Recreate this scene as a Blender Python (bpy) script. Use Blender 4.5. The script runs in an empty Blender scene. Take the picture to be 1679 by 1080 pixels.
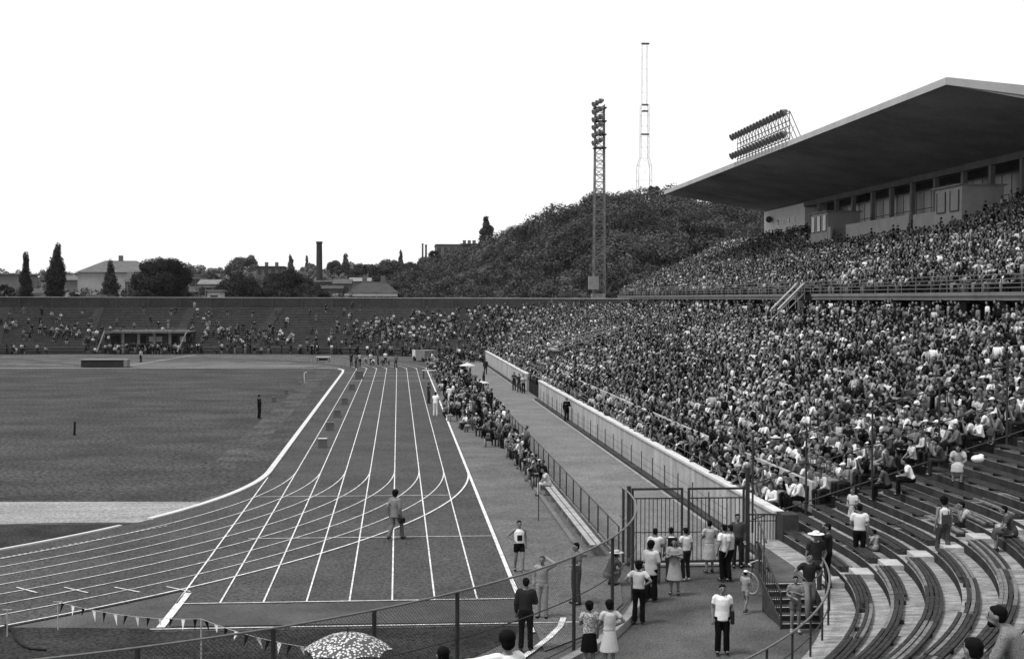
import bpy, math, random
import numpy as np
from mathutils import Vector, Matrix
R_ = math.radians
sc = bpy.context.scene
C = sc.collection
random.seed(7); RNG = np.random.default_rng(7)

# ---------------------------------------------------------------- camera
CAMZ = 8.73; FPX = 2250.0
YAW, PITCH, ROLL = R_(4.75), R_(1.30), R_(0.15)
camd = bpy.data.cameras.new('camera'); cam = bpy.data.objects.new('camera', camd); C.objects.link(cam)
ROT = Matrix.Rotation(-YAW, 3, 'Z') @ Matrix.Rotation(math.pi/2 - PITCH, 3, 'X') @ Matrix.Rotation(ROLL, 3, 'Z')
cam.matrix_world = Matrix.Translation((0, 0, CAMZ)) @ ROT.to_4x4()
camd.sensor_width = 36; camd.lens = FPX/1679*36; camd.clip_start = .2; camd.clip_end = 6000
sc.camera = cam
# ---------------------------------------------------------------- sky: even, white overcast
SUN_EL, SUN_AZ = R_(63), R_(-62)          # azimuth measured from +Y towards +X
w = bpy.data.worlds.new("World"); sc.world = w; w.use_nodes = True
nt = w.node_tree; nt.nodes.clear()
out = nt.nodes.new('ShaderNodeOutputWorld'); bg = nt.nodes.new('ShaderNodeBackground')
sky = nt.nodes.new('ShaderNodeTexSky'); sky.sky_type = 'NISHITA'; sky.sun_disc = False
sky.sun_elevation = SUN_EL; sky.sun_rotation = SUN_AZ; sky.dust_density = 6
bw = nt.nodes.new('ShaderNodeRGBToBW'); mx = nt.nodes.new('ShaderNodeMath'); mx.operation = 'MULTIPLY_ADD'
mx.inputs[1].default_value = 0.006; mx.inputs[2].default_value = 0.93
nt.links.new(sky.outputs[0], bw.inputs[0]); nt.links.new(bw.outputs[0], mx.inputs[0])
nt.links.new(mx.outputs[0], bg.inputs['Color']); bg.inputs['Strength'].default_value = 1.0
nt.links.new(bg.outputs[0], out.inputs[0])
sd = bpy.data.lights.new('sun', 'SUN'); sd.energy = 3.0; sd.angle = R_(14); sd.color = (1, 1, 1)
so = bpy.data.objects.new('sun', sd); C.objects.link(so)
sdir = Vector((math.sin(SUN_AZ)*math.cos(SUN_EL), math.cos(SUN_AZ)*math.cos(SUN_EL)*-1, math.sin(SUN_EL)))
so.rotation_euler = sdir.to_track_quat('Z', 'Y').to_euler()
sky.sun_rotation = math.atan2(sdir.x, sdir.y)
sc.view_settings.view_transform = 'Standard'; sc.view_settings.look = 'None'
sc.view_settings.exposure = 0.22; sc.view_settings.gamma = 1

# ---------------------------------------------------------------- photo pixel -> place
def ray(x, y): return ROT @ Vector(((x-839.5)/FPX, -(y-540)/FPX, -1))
def G(x, y, z=0.0):
    d = ray(x, y); t = (z-CAMZ)/d.z; return Vector((d.x*t, d.y*t, z))
def AtX(x, y, X):
    d = ray(x, y); t = X/d.x; return Vector((X, d.y*t, CAMZ+d.z*t))
def AtY(x, y, Y):
    d = ray(x, y); t = Y/d.y; return Vector((d.x*t, Y, CAMZ+d.z*t))
RI = ROT.transposed()
def proj(p):
    q = RI @ (Vector(p)-Vector((0, 0, CAMZ)))
    return (839.5+FPX*q.x/-q.z, 540-FPX*q.y/-q.z, -q.z)

# ---------------------------------------------------------------- materials (all neutral greys)
MATS = {}
def mat(name, v, var=.15, scale=3.0, rough=.85, bump=0., fine=0., finescale=25., metal=0., stretch=None):
    if name in MATS: return MATS[name]
    m = bpy.data.materials.new(name); m.use_nodes = True; n = m.node_tree; b = n.nodes['Principled BSDF']
    b.inputs['Roughness'].default_value = rough; b.inputs['Metallic'].default_value = metal
    b.inputs['Specular IOR Level'].default_value = .04 if rough > .65 else .25
    if var or fine:
        tc = n.nodes.new('ShaderNodeTexCoord'); src = tc.outputs['Object']
        if stretch:
            mp = n.nodes.new('ShaderNodeMapping'); mp.inputs['Scale'].default_value = stretch
            n.links.new(src, mp.inputs[0]); src = mp.outputs[0]
        nz = n.nodes.new('ShaderNodeTexNoise'); nz.inputs['Scale'].default_value = scale; nz.inputs['Detail'].default_value = 6
        nz.inputs['Roughness'].default_value = .65
        n.links.new(src, nz.inputs['Vector'])
        mr = n.nodes.new('ShaderNodeMapRange'); mr.inputs[1].default_value = .3; mr.inputs[2].default_value = .7
        mr.inputs[3].default_value = v*(1-var); mr.inputs[4].default_value = v*(1+var)
        n.links.new(nz.outputs[0], mr.inputs[0]); res = mr.outputs[0]
        if fine:
            n2 = n.nodes.new('ShaderNodeTexNoise'); n2.inputs['Scale'].default_value = finescale; n2.inputs['Detail'].default_value = 2; n2.inputs['Roughness'].default_value = .9
            n.links.new(tc.outputs['Object'], n2.inputs['Vector'])
            m2 = n.nodes.new('ShaderNodeMapRange'); m2.inputs[1].default_value = .3; m2.inputs[2].default_value = .7
            m2.inputs[3].default_value = 1-fine; m2.inputs[4].default_value = 1+fine
            n.links.new(n2.outputs[0], m2.inputs[0])
            mu = n.nodes.new('ShaderNodeMath'); mu.operation = 'MULTIPLY'
            n.links.new(res, mu.inputs[0]); n.links.new(m2.outputs[0], mu.inputs[1]); res = mu.outputs[0]
        n.links.new(res, b.inputs['Base Color'])
        if bump:
            bp = n.nodes.new('ShaderNodeBump'); bp.inputs['Strength'].default_value = bump; bp.inputs['Distance'].default_value = .03
            n.links.new(nz.outputs[0], bp.inputs['Height']); n.links.new(bp.outputs[0], b.inputs['Normal'])
    else: b.inputs['Base Color'].default_value = (v, v, v, 1)
    MATS[name] = m; return m
def attr_mat(name, rough=.85, leaf=False):
    m = bpy.data.materials.new(name); m.use_nodes = True; n = m.node_tree; b = n.nodes['Principled BSDF']
    a = n.nodes.new('ShaderNodeAttribute'); a.attribute_name = 'tone'
    n.links.new(a.outputs['Fac'], b.inputs['Base Color']); b.inputs['Roughness'].default_value = rough
    b.inputs['Specular IOR Level'].default_value = .02
    return m
def cloth(v):
    v = [.006, .02, .05, .1, .16, .23, .32, .42, .52, .64][min(range(10), key=lambda i: abs([.02, .035, .06, .1, .16, .24, .34, .46, .6, .74][i]-v))]
    return mat('cloth_%d' % round(v*1000), v, .12, 9, .9, .3)
def patterned(name, a, b_, scale=30):
    if name in MATS: return MATS[name]
    m = bpy.data.materials.new(name); m.use_nodes = True; n = m.node_tree; b = n.nodes['Principled BSDF']
    tc = n.nodes.new('ShaderNodeTexCoord'); v = n.nodes.new('ShaderNodeTexVoronoi'); v.inputs['Scale'].default_value = scale
    n.links.new(tc.outputs['Object'], v.inputs['Vector'])
    r = n.nodes.new('ShaderNodeValToRGB'); r.color_ramp.interpolation = 'CONSTANT'
    r.color_ramp.elements[0].color = (a, a, a, 1); r.color_ramp.elements[1].position = .42; r.color_ramp.elements[1].color = (b_, b_, b_, 1)
    n.links.new(v.outputs['Distance'], r.inputs[0]); n.links.new(r.outputs[0], b.inputs['Base Color']); b.inputs['Roughness'].default_value = .8
    MATS[name] = m; return m

# ---------------------------------------------------------------- object helpers
def setp(o, label=None, cat=None, group=None, kind=None):
    if label: o['label'] = label
    if cat: o['category'] = cat
    if group: o['group'] = group
    if kind: o['kind'] = kind
    return o
def empty(name, loc=(0, 0, 0), rz=0, label=None, cat=None, group=None):
    o = bpy.data.objects.new(name, None); C.objects.link(o); o.location = loc; o.rotation_euler = (0, 0, rz)
    o.empty_display_size = .2
    return setp(o, label, cat, group)
class MB:
    def __init__(s): s.v = []; s.f = []
    def quad(s, *p):
        i = len(s.v); s.v += [tuple(q) for q in p]; s.f.append(tuple(range(i, i+len(p))))
    def box(s, c, d, rz=0, M=None):
        i = len(s.v); cx, cy, cz = c
        for a, b, e in ((-1,-1,-1),(1,-1,-1),(1,1,-1),(-1,1,-1),(-1,-1,1),(1,-1,1),(1,1,1),(-1,1,1)):
            x, y, z = a*d[0]/2, b*d[1]/2, e*d[2]/2
            if rz: x, y = x*math.cos(rz)-y*math.sin(rz), x*math.sin(rz)+y*math.cos(rz)
            p = Vector((x, y, z))
            if M is not None: p = M @ p
            s.v.append((cx+p.x, cy+p.y, cz+p.z))
        for q in ((0,3,2,1),(4,5,6,7),(0,1,5,4),(1,2,6,5),(2,3,7,6),(3,0,4,7)): s.f.append(tuple(i+k for k in q))
    def bb(s, x0, x1, y0, y1, z0, z1): s.box(((x0+x1)/2, (y0+y1)/2, (z0+z1)/2), (x1-x0, y1-y0, z1-z0))
    def tube(s, p, q, r, n=6, r2=None):
        p, q = Vector(p), Vector(q); t = (q-p)
        if t.length < 1e-6: return
        t.normalize(); u = t.orthogonal().normalized(); v = t.cross(u); i = len(s.v); r2 = r if r2 is None else r2
        for c, rr in ((p, r), (q, r2)):
            for k in range(n):
                a = 2*math.pi*k/n; s.v.append(tuple(c+u*rr*math.cos(a)+v*rr*math.sin(a)))
        for k in range(n): s.f.append((i+k, i+(k+1) % n, i+n+(k+1) % n, i+n+k))
        s.f.append(tuple(i+k for k in range(n))[::-1]); s.f.append(tuple(i+n+k for k in range(n)))
    def path(s, pts, r, n=6):
        for a, b in zip(pts, pts[1:]): s.tube(a, b, r, n)
    def ball(s, c, r, n=8, m=5, sc_=(1, 1, 1)):
        i = len(s.v); c = Vector(c)
        for a in range(1, m):
            th = math.pi*a/m
            for k in range(n):
                ph = 2*math.pi*k/n; s.v.append((c.x+r*sc_[0]*math.sin(th)*math.cos(ph), c.y+r*sc_[1]*math.sin(th)*math.sin(ph), c.z+r*sc_[2]*math.cos(th)))
        t = len(s.v); s.v += [(c.x, c.y, c.z+r*sc_[2]), (c.x, c.y, c.z-r*sc_[2])]
        for a in range(m-2):
            for k in range(n): s.f.append((i+a*n+k, i+(a+1)*n+k, i+(a+1)*n+(k+1) % n, i+a*n+(k+1) % n))
        for k in range(n): s.f.append((t, i+k, i+(k+1) % n)); s.f.append((t+1, i+(m-2)*n+(k+1) % n, i+(m-2)*n+k))
    def strip(s, pts, w, z=None):
        """flat ribbon of width w centred on a polyline"""
        pts = [Vector(p) for p in pts]; i = len(s.v)
        for k, p in enumerate(pts):
            t = pts[min(k+1, len(pts)-1)]-pts[max(k-1, 0)]; n = Vector((-t.y, t.x, 0)).normalized()*w/2
            for q in (p+n, p-n): s.v.append((q.x, q.y, p.z if z is None else z))
        for k in range(len(pts)-1): s.f.append((i+2*k+1, i+2*k+3, i+2*k+2, i+2*k))
    def rail3(s, pts, w, h):
        """box section w x h swept along a polyline, bottom on the points"""
        pts = [Vector(p) for p in pts]; i = len(s.v); N = len(pts)
        for k, p in enumerate(pts):
            t = pts[min(k+1, N-1)]-pts[max(k-1, 0)]; n = Vector((-t.y, t.x, 0)).normalized()*w/2; u = Vector((0, 0, h))
            for q in (p+n, p-n, p-n+u, p+n+u): s.v.append(tuple(q))
        for k in range(N-1):
            a = i+4*k; b = a+4
            for j in range(4): s.f.append((a+j, a+(j+1) % 4, b+(j+1) % 4, b+j))
        s.f.append((i+3, i+2, i+1, i)); a = i+4*(N-1); s.f.append((a, a+1, a+2, a+3))
    def poly(s, pts, z):
        i = len(s.v); s.v += [(p[0], p[1], z) for p in pts]; s.f.append(tuple(range(i, i+len(pts))))
    def prism(s, pts, z0, z1):
        n = len(pts); i = len(s.v); s.v += [(p[0], p[1], z0) for p in pts]+[(p[0], p[1], z1) for p in pts]
        s.f.append(tuple(range(i+n-1, i-1, -1))); s.f.append(tuple(range(i+n, i+2*n)))
        for k in range(n): s.f.append((i+k, i+(k+1) % n, i+n+(k+1) % n, i+n+k))
    def build(s, name, m, parent=None, smooth=False, **kw):
        me = bpy.data.meshes.new(name); me.from_pydata(s.v, [], s.f); me.update()
        if smooth: me.polygons.foreach_set('use_smooth', [True]*len(me.polygons))
        me.materials.append(m); o = bpy.data.objects.new(name, me); C.objects.link(o)
        if parent: o.parent = parent
        return setp(o, **kw)
    def offset(s, d):
        s.v = [(a+d[0], b+d[1], c+d[2]) for a, b, c in s.v]; return s
def arc(c, r, a0, a1, n, z=0.):
    return [Vector((c[0]+r*math.cos(R_(a0+(a1-a0)*k/n)), c[1]+r*math.sin(R_(a0+(a1-a0)*k/n)), z)) for k in range(n+1)]
def copy_tree(o, parent=None):
    c = o.copy(); C.objects.link(c); c.parent = parent
    for ch in list(o.children): copy_tree(ch, c)
    return c

# shared materials
M_track = mat('tartan_track', .054, .24, .3, .9, .02, .7, 11)
M_line = mat('white_line_paint', .5, .35, 2.5, .8, 0, .35, 12)
M_grass = mat('mown_grass', .045, .4, .2, .95, .1, .95, 4.2, stretch=(.8, 1.2, 1))
M_grass2 = mat('rough_grass', .026, .45, .5, .95, .2, .8, 9)
M_ground = mat('trodden_ground', .12, .25, .3, .95, .2, .3, 12)
M_apron = mat('cinder_apron', .10, .3, .3, .95, .03, .6, 13)
M_path = mat('asphalt_path', .132, .22, .3, .95, .03, .55, 12)
M_plaza = mat('worn_asphalt', .070, .5, .35, .95, .05, .6, 17)
M_pale = mat('pale_runway', .21, .3, .4, .95, .1, .5, 7, stretch=(.35, 2, 1))
M_conc = mat('aged_concrete', .22, .25, 1.2, .9, .2, .2, 18)
M_wallc = mat('rendered_wall', .31, .34, .8, .9, .1, .2, 10, stretch=(1.6, 1.6, .35))
M_white = mat('whitewash', .46, .12, 1.5, .85, .05)
M_step = mat('terrace_concrete', .018, .35, .8, .95, .15, .3, 12)
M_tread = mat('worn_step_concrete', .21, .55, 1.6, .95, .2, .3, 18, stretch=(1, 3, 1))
M_fart = mat('far_terrace_concrete', .034, .3, .25, .95, .15, .3, 3)
M_wood = mat('weathered_slats', .032, .5, 5, .85, .3, .3, 40)
M_steel = mat('dark_painted_steel', .025, .2, 8, .6)
M_steelm = mat('grey_steel', .11, .2, 8, .55)
M_steell = mat('pale_steel', .32, .2, 8, .55)
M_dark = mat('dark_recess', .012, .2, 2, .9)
M_glass = mat('dark_glass', .03, .1, 1, .2)
M_soffit = mat('roof_soffit_panels', .30, .4, .12, .8, .05, .15, 3)
M_fascia = mat('roof_fascia', .36, .12, .8, .85)
M_skin = mat('skin', .15, .1, 12, .65)
M_hair = mat('dark_hair', .005, .2, 40, .7); M_hairm = mat('brown_hair', .05, .2, 40, .7)
M_rubber = mat('black_rubber', .015, .1, 5, .7)

# ================================================================ GROUND AND TRACK
g = MB()
xs = np.concatenate([np.linspace(-1500, -260, 16), np.linspace(-250, 250, 51), np.linspace(280, 1500, 16)])
ys = np.concatenate([np.linspace(-200, 225, 6), np.linspace(245, 700, 36), np.linspace(740, 2500, 12)])
HILL = [(560, 489), (640, 470), (680, 452), (700, 440), (760, 425), (800, 420), (860, 397), (920, 372), (970, 355), (1020, 344), (1070, 340), (1120, 345), (1180, 356), (1250, 372), (1400, 400), (1700, 440), (2400, 470)]
def ridge_y(px):
    for (a, ya), (b, yb) in zip(HILL, HILL[1:]):
        if a <= px <= b: return ya+(yb-ya)*(px-a)/(b-a)
    return 489
def smooth(t): t = max(0, min(1, t)); return t*t*(3-2*t)
def terrain(x, y):
    d = math.hypot(x, y)
    if y < 240: return -.03
    base = -.03+11*smooth((d-262)/300)
    px = 839.5+FPX*math.tan(math.atan2(x, y)-YAW) if y > 0 else 0
    Dr = 400 if px < 700 else 400-70*smooth((px-700)/300)
    top = CAMZ+(489-ridge_y(px))/FPX*Dr-3.0
    if 560 < px < 2400:
        h = top*smooth((d-255)/(Dr-255))
        if d > Dr+60: h *= 1-.4*smooth((d-Dr-60)/200)
        base = max(base*.5, h) if px < 640 else max(base*.5, h)
    return base
vi = []
for y in ys:
    for x in xs: g.v.append((x, y, terrain(x, y)))
nx = len(xs)
for j in range(len(ys)-1):
    for i in range(nx-1): a = j*nx+i; g.f.append((a, a+1, a+nx+1, a+nx))
g.build('ground', mat('park_ground', .028, .4, .05, .95, .2, .4, 1.5), smooth=True, kind='structure')

LW = 1.222; X0 = -6.27; C1 = (-41.0, 69.4); R0 = C1[0]*-1+X0; C2 = (-41.0, 167.0)
stack = [0.0]
def lay():
    stack[0] += .004; return stack[0]
# stadium floor sheet
z = lay(); s = MB(); s.poly([(-140, -5), (12.8, -5), (12.8, 240), (-140, 240)], z); s.build('floor', M_plaza, kind='structure')
# infield and outfield grass
z = lay(); s = MB()
field = [(-120, 57.2), G(0, 824), G(312, 823)]+[p for p in arc(C1, R0-.2, -9, 0, 8)]+[(X0-.2, 165), (X0-1.2, 169.5), (X0-4, 171.4), (-120, 171.4)]
s.poly([(p[0], p[1]) for p in field], z); s.build('grass', M_grass, kind='structure')
z = lay(); s = MB()
near_arc = [p for p in arc(C1, R0-.25, -140, -29, 40)]
s.poly([(-120, 53.9), (-100, 40)]+[(p.x, p.y) for p in near_arc]+[(G(232, 858).x, G(232, 858).y), (G(0, 861).x, G(0, 861).y)], z)
s.build('grass', M_grass2, kind='structure')
z = lay(); s = MB()
for (xa, xb, ya, yb) in ((-9.7, -8.0, 74, 165), (-9.3, -8.3, 70.5, 74)): s.poly([(xa, ya), (xb, ya), (xb, yb), (xa, yb)], z)
s.build('grass', mat('worn_grass', .054, .55, .35, .95, .1, .9, 4.2), kind='structure', label='worn paler grass strip inside the kerb')
# grass strip outside the near bend
z = lay(); s = MB()
oa = arc(C1, R0+8*LW+.1, -62, -46.5, 12); e0 = G(264, 1031); 
pl = [(p.x, p.y) for p in oa]+[(e0.x, e0.y), (3.4, 36.2)]+[(p.x, p.y) for p in arc((-14, 44), 19.2, -30, -112, 24)]
s.poly(pl, z); s.build('grass', M_grass2, kind='structure')
# pale runway at the near end of the field
z = lay(); s = MB()
q = [G(0, 823), G(330, 823), G(312, 832), G(262, 848), G(232, 857), G(120, 857), G(0, 860), Vector((-100, 53.5, 0)), Vector((-100, 57.5, 0))]
s.poly([(p.x, p.y) for p in q], z); s.build('path', M_pale, kind='structure', label='pale dusty runway beside the field')
# running track : straight + both bends
def bend_poly(c, r0, r1, a0, a1, n): 
    return [(p.x, p.y) for p in arc(c, r0, a0, a1, n)]+[(p.x, p.y) for p in arc(c, r1, a1, a0, n)]
z = lay(); s = MB()
s.poly([(X0-.1, 36.2), (X0+8*LW+.1, 36.2), (X0+8*LW+.1, 192), (X0-.1, 192)], z)
s.build('track', M_track, kind='structure')
z = lay(); s = MB()
i = 0
for a, b, c in ((-140, 0, C1), (0, 180, C2)):
    A = arc(c, R0-.1, a, b, 60); B = arc(c, R0+8*LW+.1, a, b, 60)
    for k in range(60): s.quad(*[(p.x, p.y, z+(0 if c is C1 else .004)) for p in (A[k], A[k+1], B[k+1], B[k])][::-1])
s.build('track', M_track, kind='structure')
z = lay(); z = lay(); ZT = z
# apron between track and fence, path between fence and stand wall
s = MB(); s.poly([(X0+8*LW+.1, 33.5), (5.0, 35.2), (6.4, 38.6), (7.2, 44.3), (7.3, 192), (X0+8*LW+.1, 192)], ZT)
s.build('pavement', M_apron, kind='structure')
s = MB(); s.poly([(7.34, 44.3), (12.4, 44.3), (12.0, 200), (7.34, 205)], ZT+.004); s.build('path', M_path, kind='structure')
zp = ZT+.012
# worn lighter patches in the track near the start lines (real wear in the surface)
s = MB(); s.poly([(-6.0, 36.7), (3.2, 36.6), (3.3, 39.2), (-6.0, 39.2)], zp-.004); s.build('track_patch', mat('rubbed_track_end', .062, .3, .5, .9, .05, .3, 14), kind='structure')
s = MB(); s.poly([(-31, 172.2), (-12, 172.6), (-9, 178), (-26, 186), (-42, 187), (-44, 184)], zp-.008); s.build('path', mat('sandy_apron', .10, .25, .15, .95, .1, .25, 4), kind='structure', label='worn pale apron behind the far touchline')
# lines
L = MB()
for k in range(1, 8): L.strip([(X0+k*LW, 39.4, zp), (X0+k*LW, 171, zp)], .05)
L.strip([(X0, 39.4, zp), (X0, 67, zp)], .055)
L.strip([(X0+8*LW, 35.4, zp), (X0+8*LW, 171, zp)], .13)
L.strip([G(308, 974)+Vector((0, 0, zp)), G(263, 1031)+Vector((0, 0, zp))], .22)
L2 = MB()
for k in range(1, 9): 
    L2.strip([p for p in arc(C1, R0+k*LW, -100, 0, 70, zp+.004)], .05 if k < 8 else .08)
    L2.strip([p for p in arc(C2, R0+k*LW, 0, 150, 90, zp+.004)], .06)
L3 = MB()
def seg(a, b, w=.06, z=zp+.008): L3.strip([Vector((a[0], a[1], z)), Vector((b[0], b[1], z))], w)
for y, xa, xb in ((39.4, X0, X0+8*LW), (36.4, X0-.2, 6.0), (49.9, X0+.9, X0+8*LW), (60.4, X0, X0+7.1*LW), (144.5, X0+1.2, 4.6), (153.5, X0+1.2, 4.2), (160, X0, 3.5)): seg((xa, y), (xb, y), .06 if y < 100 else .14)
for x, y, x2, y2 in ((27, 965, 61, 974), (105, 965, 144, 974), (188, 965, 229, 973), (273, 964, 312, 972)): seg(G(x, y), G(x2, y2), .06)
for k in range(30):
    x = 2+k*9.2; a, b = G(x, 917-k*1.75-.002*k*k), G(x+5, 916-k*1.75-.002*k*k); seg(a, b, .05)
c = [G(924, 1015), G(918, 1030), G(900, 1048), G(872, 1070), G(850, 1085)]
L3.strip([p+Vector((0, 0, zp+.008)) for p in c], .16)
L3.strip([Vector((-120, 171.4, zp+.008)), Vector((X0-4, 171.4, zp+.008)), Vector((X0-1.2, 169.5, zp+.008))], .28)
L3.strip([G(850, 578+18)+Vector((0, 0, zp)), G(852, 597)+Vector((0, 0, zp))], .1)
for (x, y, x2, y2) in ((0, 586, 150, 588), (150, 588, 330, 585), (210, 600, 320, 582), (0, 596, 120, 600), (330, 594, 560, 597), (330, 600, 545, 601)): seg(G(x, y), G(x2, y2), .13)
for nm, LL in (('lane_line', L), ('lane_line', L2), ('marking', L3)): LL.build(nm, M_line, kind='structure')
# white kerb on the inside edge
k1 = MB(); k1.rail3([(X0-1.0, 169.3, 0), (X0-.3, 166, 0), (X0-.13, 160, 0)]+[(X0-.13, y, 0) for y in (140, 120, 100, 85, 72)]+arc(C1, R0-.13, 0, -25.2, 24), .27, .09); k1.build('kerb', M_white, kind='structure')
k2 = MB(); k2.rail3(arc(C1, R0-.13, -28.2, -120, 50), .16, .09); k2.build('kerb', M_white, kind='structure')

# ================================================================ THE BOWL: one path, three stands
CN = (-14.0, 44.0); CT = (-10.0, 40.0); RT = 21.65; Z0T = .85; CF = (-38.0, 96.0); RF = 120.0
XA, XB, YB = 12.7, 11.9, 183.0
Rc = 31.0; CC = (XB-Rc, YB)
ND, NH, NR, Z0 = .8, .252, 24, 1.1
def nearP(n=60, a0=-104):
    return [(Vector((CT[0]+RT*math.cos(R_(a)), CT[1]+RT*math.sin(R_(a)), 0)), Vector((math.cos(R_(a)), math.sin(R_(a)), 0))) for a in np.linspace(a0, 0, n)]+[(Vector((CT[0]+RT, 43.95, 0)), Vector((1, 0, 0)))]
def xwall(y): return XA+(XB-XA)*(y-44)/(YB-44)
def midP(): return [(Vector((xwall(y), y, 0)), Vector((1, 0, 0))) for y in np.linspace(45.62, 183, 12)]
def farP():
    l = [(Vector((CC[0]+Rc*math.cos(R_(a)), CC[1]+Rc*math.sin(R_(a)), 0)), Vector((math.cos(R_(a)), math.sin(R_(a)), 0))) for a in np.linspace(0, 77.7, 26)]
    l += [(Vector((CF[0]+RF*math.cos(R_(a)), CF[1]+RF*math.sin(R_(a)), 0)), Vector((math.cos(R_(a)), math.sin(R_(a)), 0))) for a in np.linspace(77.7, 130, 50)[1:]]
    return l
def sweep(P, prof, closed=False):
    s = MB(); m = len(prof)
    for p, n in P:
        for o, z in prof: q = p+n*o; s.v.append((q.x, q.y, z))
    for i in range(len(P)-1):
        for j in range(m-1 if not closed else m):
            a = i*m+j; b = i*m+(j+1) % m; s.f.append((a, b, b+m, a+m))
    if closed: s.f.append(tuple(range(m))); s.f.append(tuple(range((len(P)-1)*m, len(P)*m))[::-1])
    return s
def rowz(k): return Z0+NH*k
def steps_prof(nr, z_end=None, wall=False):
    pr = [(0, 0), (0, Z0)]
    for k in range(nr): pr += [((k+1)*ND, rowz(k))] + ([((k+1)*ND, rowz(k+1))] if k < nr-1 else [])
    if wall: pr += [(nr*ND, CAMZ-.06), (nr*ND+.3, CAMZ-.06), (nr*ND+.3, 0)]
    else: pr += [(nr*ND+.05, rowz(nr-1)), (nr*ND+.05, 0)]
    return pr
# --- near curved terrace
ter = empty('terrace', (13, 40, 0), 0, 'curved bare terrace with weathered slatted benches, bottom right beside the stairs', 'terrace')
def at0(o, par): o.parent = par; o.matrix_parent_inverse = Matrix.Translation(par.location).inverted() if par.rotation_euler.z == 0 else (Matrix.Translation(par.location) @ Matrix.Rotation(par.rotation_euler.z, 4, 'Z')).inverted(); return o
def zt_(k): return Z0T+NH*k
XT = CT[0]+RT
def tread_riser(P, nr, k0, nm):
    tr, ri = MB(), MB()
    for k in range(k0, nr):
        o0, o1 = k*ND, (k+1)*ND
        for i in range(len(P)-1):
            (p, n), (p2, n2) = P[i], P[i+1]; q = lambda p, n, o, z: (p.x+n.x*o, p.y+n.y*o, z)
            tr.quad(q(p, n, o0, zt_(k)), q(p, n, o1, zt_(k)), q(p2, n2, o1, zt_(k)), q(p2, n2, o0, zt_(k)))
            zl = 0 if k == k0 else zt_(k-1)
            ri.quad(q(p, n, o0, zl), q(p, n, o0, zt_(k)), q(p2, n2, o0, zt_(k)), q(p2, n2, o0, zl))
    at0(tr.build('tread', M_tread), ter); at0(ri.build('riser', mat('shaded_riser', .032, .5, 1.4, .95, .1, .3, 20)), ter)  # dark riser colour stands for bench shadow and upright-face shading
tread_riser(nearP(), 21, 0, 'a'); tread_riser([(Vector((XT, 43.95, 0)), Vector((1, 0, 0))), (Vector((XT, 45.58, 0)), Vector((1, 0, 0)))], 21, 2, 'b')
M_wood2 = mat('bleached_slats', .12, .5, 5, .85, .3, .3, 40)
def bench_arc(k, a0, a1, n):
    r = RT+(k+1)*ND+.03; z = zt_(k+1)+.10; s = MB(); s2 = MB()
    cnt = max(1, int(n)); per = 9
    A = np.linspace(a0, a1, cnt*per+1)
    for j in range(4):
        rr = r+.0+j*.105
        for c in range(cnt):
            dz = random.uniform(-.012, .012); dr = random.uniform(-.01, .01)
            seg_ = [Vector((CT[0]+(rr+dr)*math.cos(R_(a)), CT[1]+(rr+dr)*math.sin(R_(a)), z+dz)) for a in A[c*per:(c+1)*per+1]]
            if random.random() < .97: (s if random.random() < .78 else s2).rail3(seg_, .08, .05)
    for a in A[::5]:
        q = Vector((CT[0]+(r+.18)*math.cos(R_(a)), CT[1]+(r+.18)*math.sin(R_(a)), z-.06)); s.box(tuple(q), (.30, .08, .11), R_(a))
    return s, s2
for k in range(0, 16):
    e = .12*k
    for a0, a1, n in ((-100, -9.4-e*.1, 10), (-6.7+e*.1, -.2, 1)):
        s, s2 = bench_arc(k, a0, a1, n); s.build('slats', M_wood, None) if False else None
        o = at0(s.build('bench', M_wood), ter)
        if s2.v: s2.build('pale_slats', M_wood2, o)
for k in range(0, 14):     # straight benches from the bend up to the dividing fence
    s = MB(); r = XT+(k+1)*ND+.03; z = zt_(k+1)+.10; ye = 43.9 if k < 1 else 45.5
    for j in range(4): s.bb(r+j*.105-.035, r+j*.105+.035, 40.05, ye, z+.004*j, z+.035+.004*j)
    for yy in np.arange(40.6, ye, 1.5): s.bb(r+.0, r+.34, yy, yy+.08, z-.115, z-.002)
    at0(s.build('bench', M_wood), ter)
M_slab = mat('pale_slab', .33, .25, 2, .9, .1, .2, 20)
for k in range(0, 14):     # half-step slabs of the aisle
    r = RT+(k+1)*ND-.27; a = R_(-8.0)
    s = MB(); s.box((CT[0]+r*math.cos(a), CT[1]+r*math.sin(a), zt_(k)+.07), (.52, .92, .135), a)
    at0(s.build('aisle_slab', M_slab), ter)

# --- main stand
stand = empty('grandstand', (12.7, 115, 0), 0, 'long two-tier grandstand packed with spectators under a cantilever roof', 'grandstand')
at0(sweep(midP(), steps_prof(NR)).build('lower_tier', M_step), stand)
s = MB()   # closing end of the tier at the dividing fence
pr = steps_prof(NR)
# --- far terrace
far = empty('terrace', (-38, 216, 0), 0, 'far curved terrace with sparse spectators, closing the end of the stadium', 'terrace')
FP = farP()
at0(sweep(FP, steps_prof(NR, wall=True)).build('tier', M_fart), far)
at0(sweep(FP, [(NR*ND-.05, CAMZ-.055), (NR*ND-.05, CAMZ+.05), (NR*ND+.38, CAMZ+.05), (NR*ND+.38, CAMZ-.055)], True).build('coping', mat('pale_coping', .28, .2, .3)), far)
s = MB(); al = [p+n*(NR*ND-.04) for p, n in FP]
acc = 0
for i in range(len(FP)-1):
    p, n = FP[i]; q = p+n*(NR*ND-.05); 
    if i % 2 == 0: s.box((q.x, q.y, (rowz(NR-1)+CAMZ-.1)/2), (.12, .14, CAMZ-.1-rowz(NR-1)), math.atan2(n.y, n.x))
at0(s.build('pilasters', mat('pilaster_concrete', .05, .2, 1)), far)
s = MB()   # seat slats of the far rows
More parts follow.
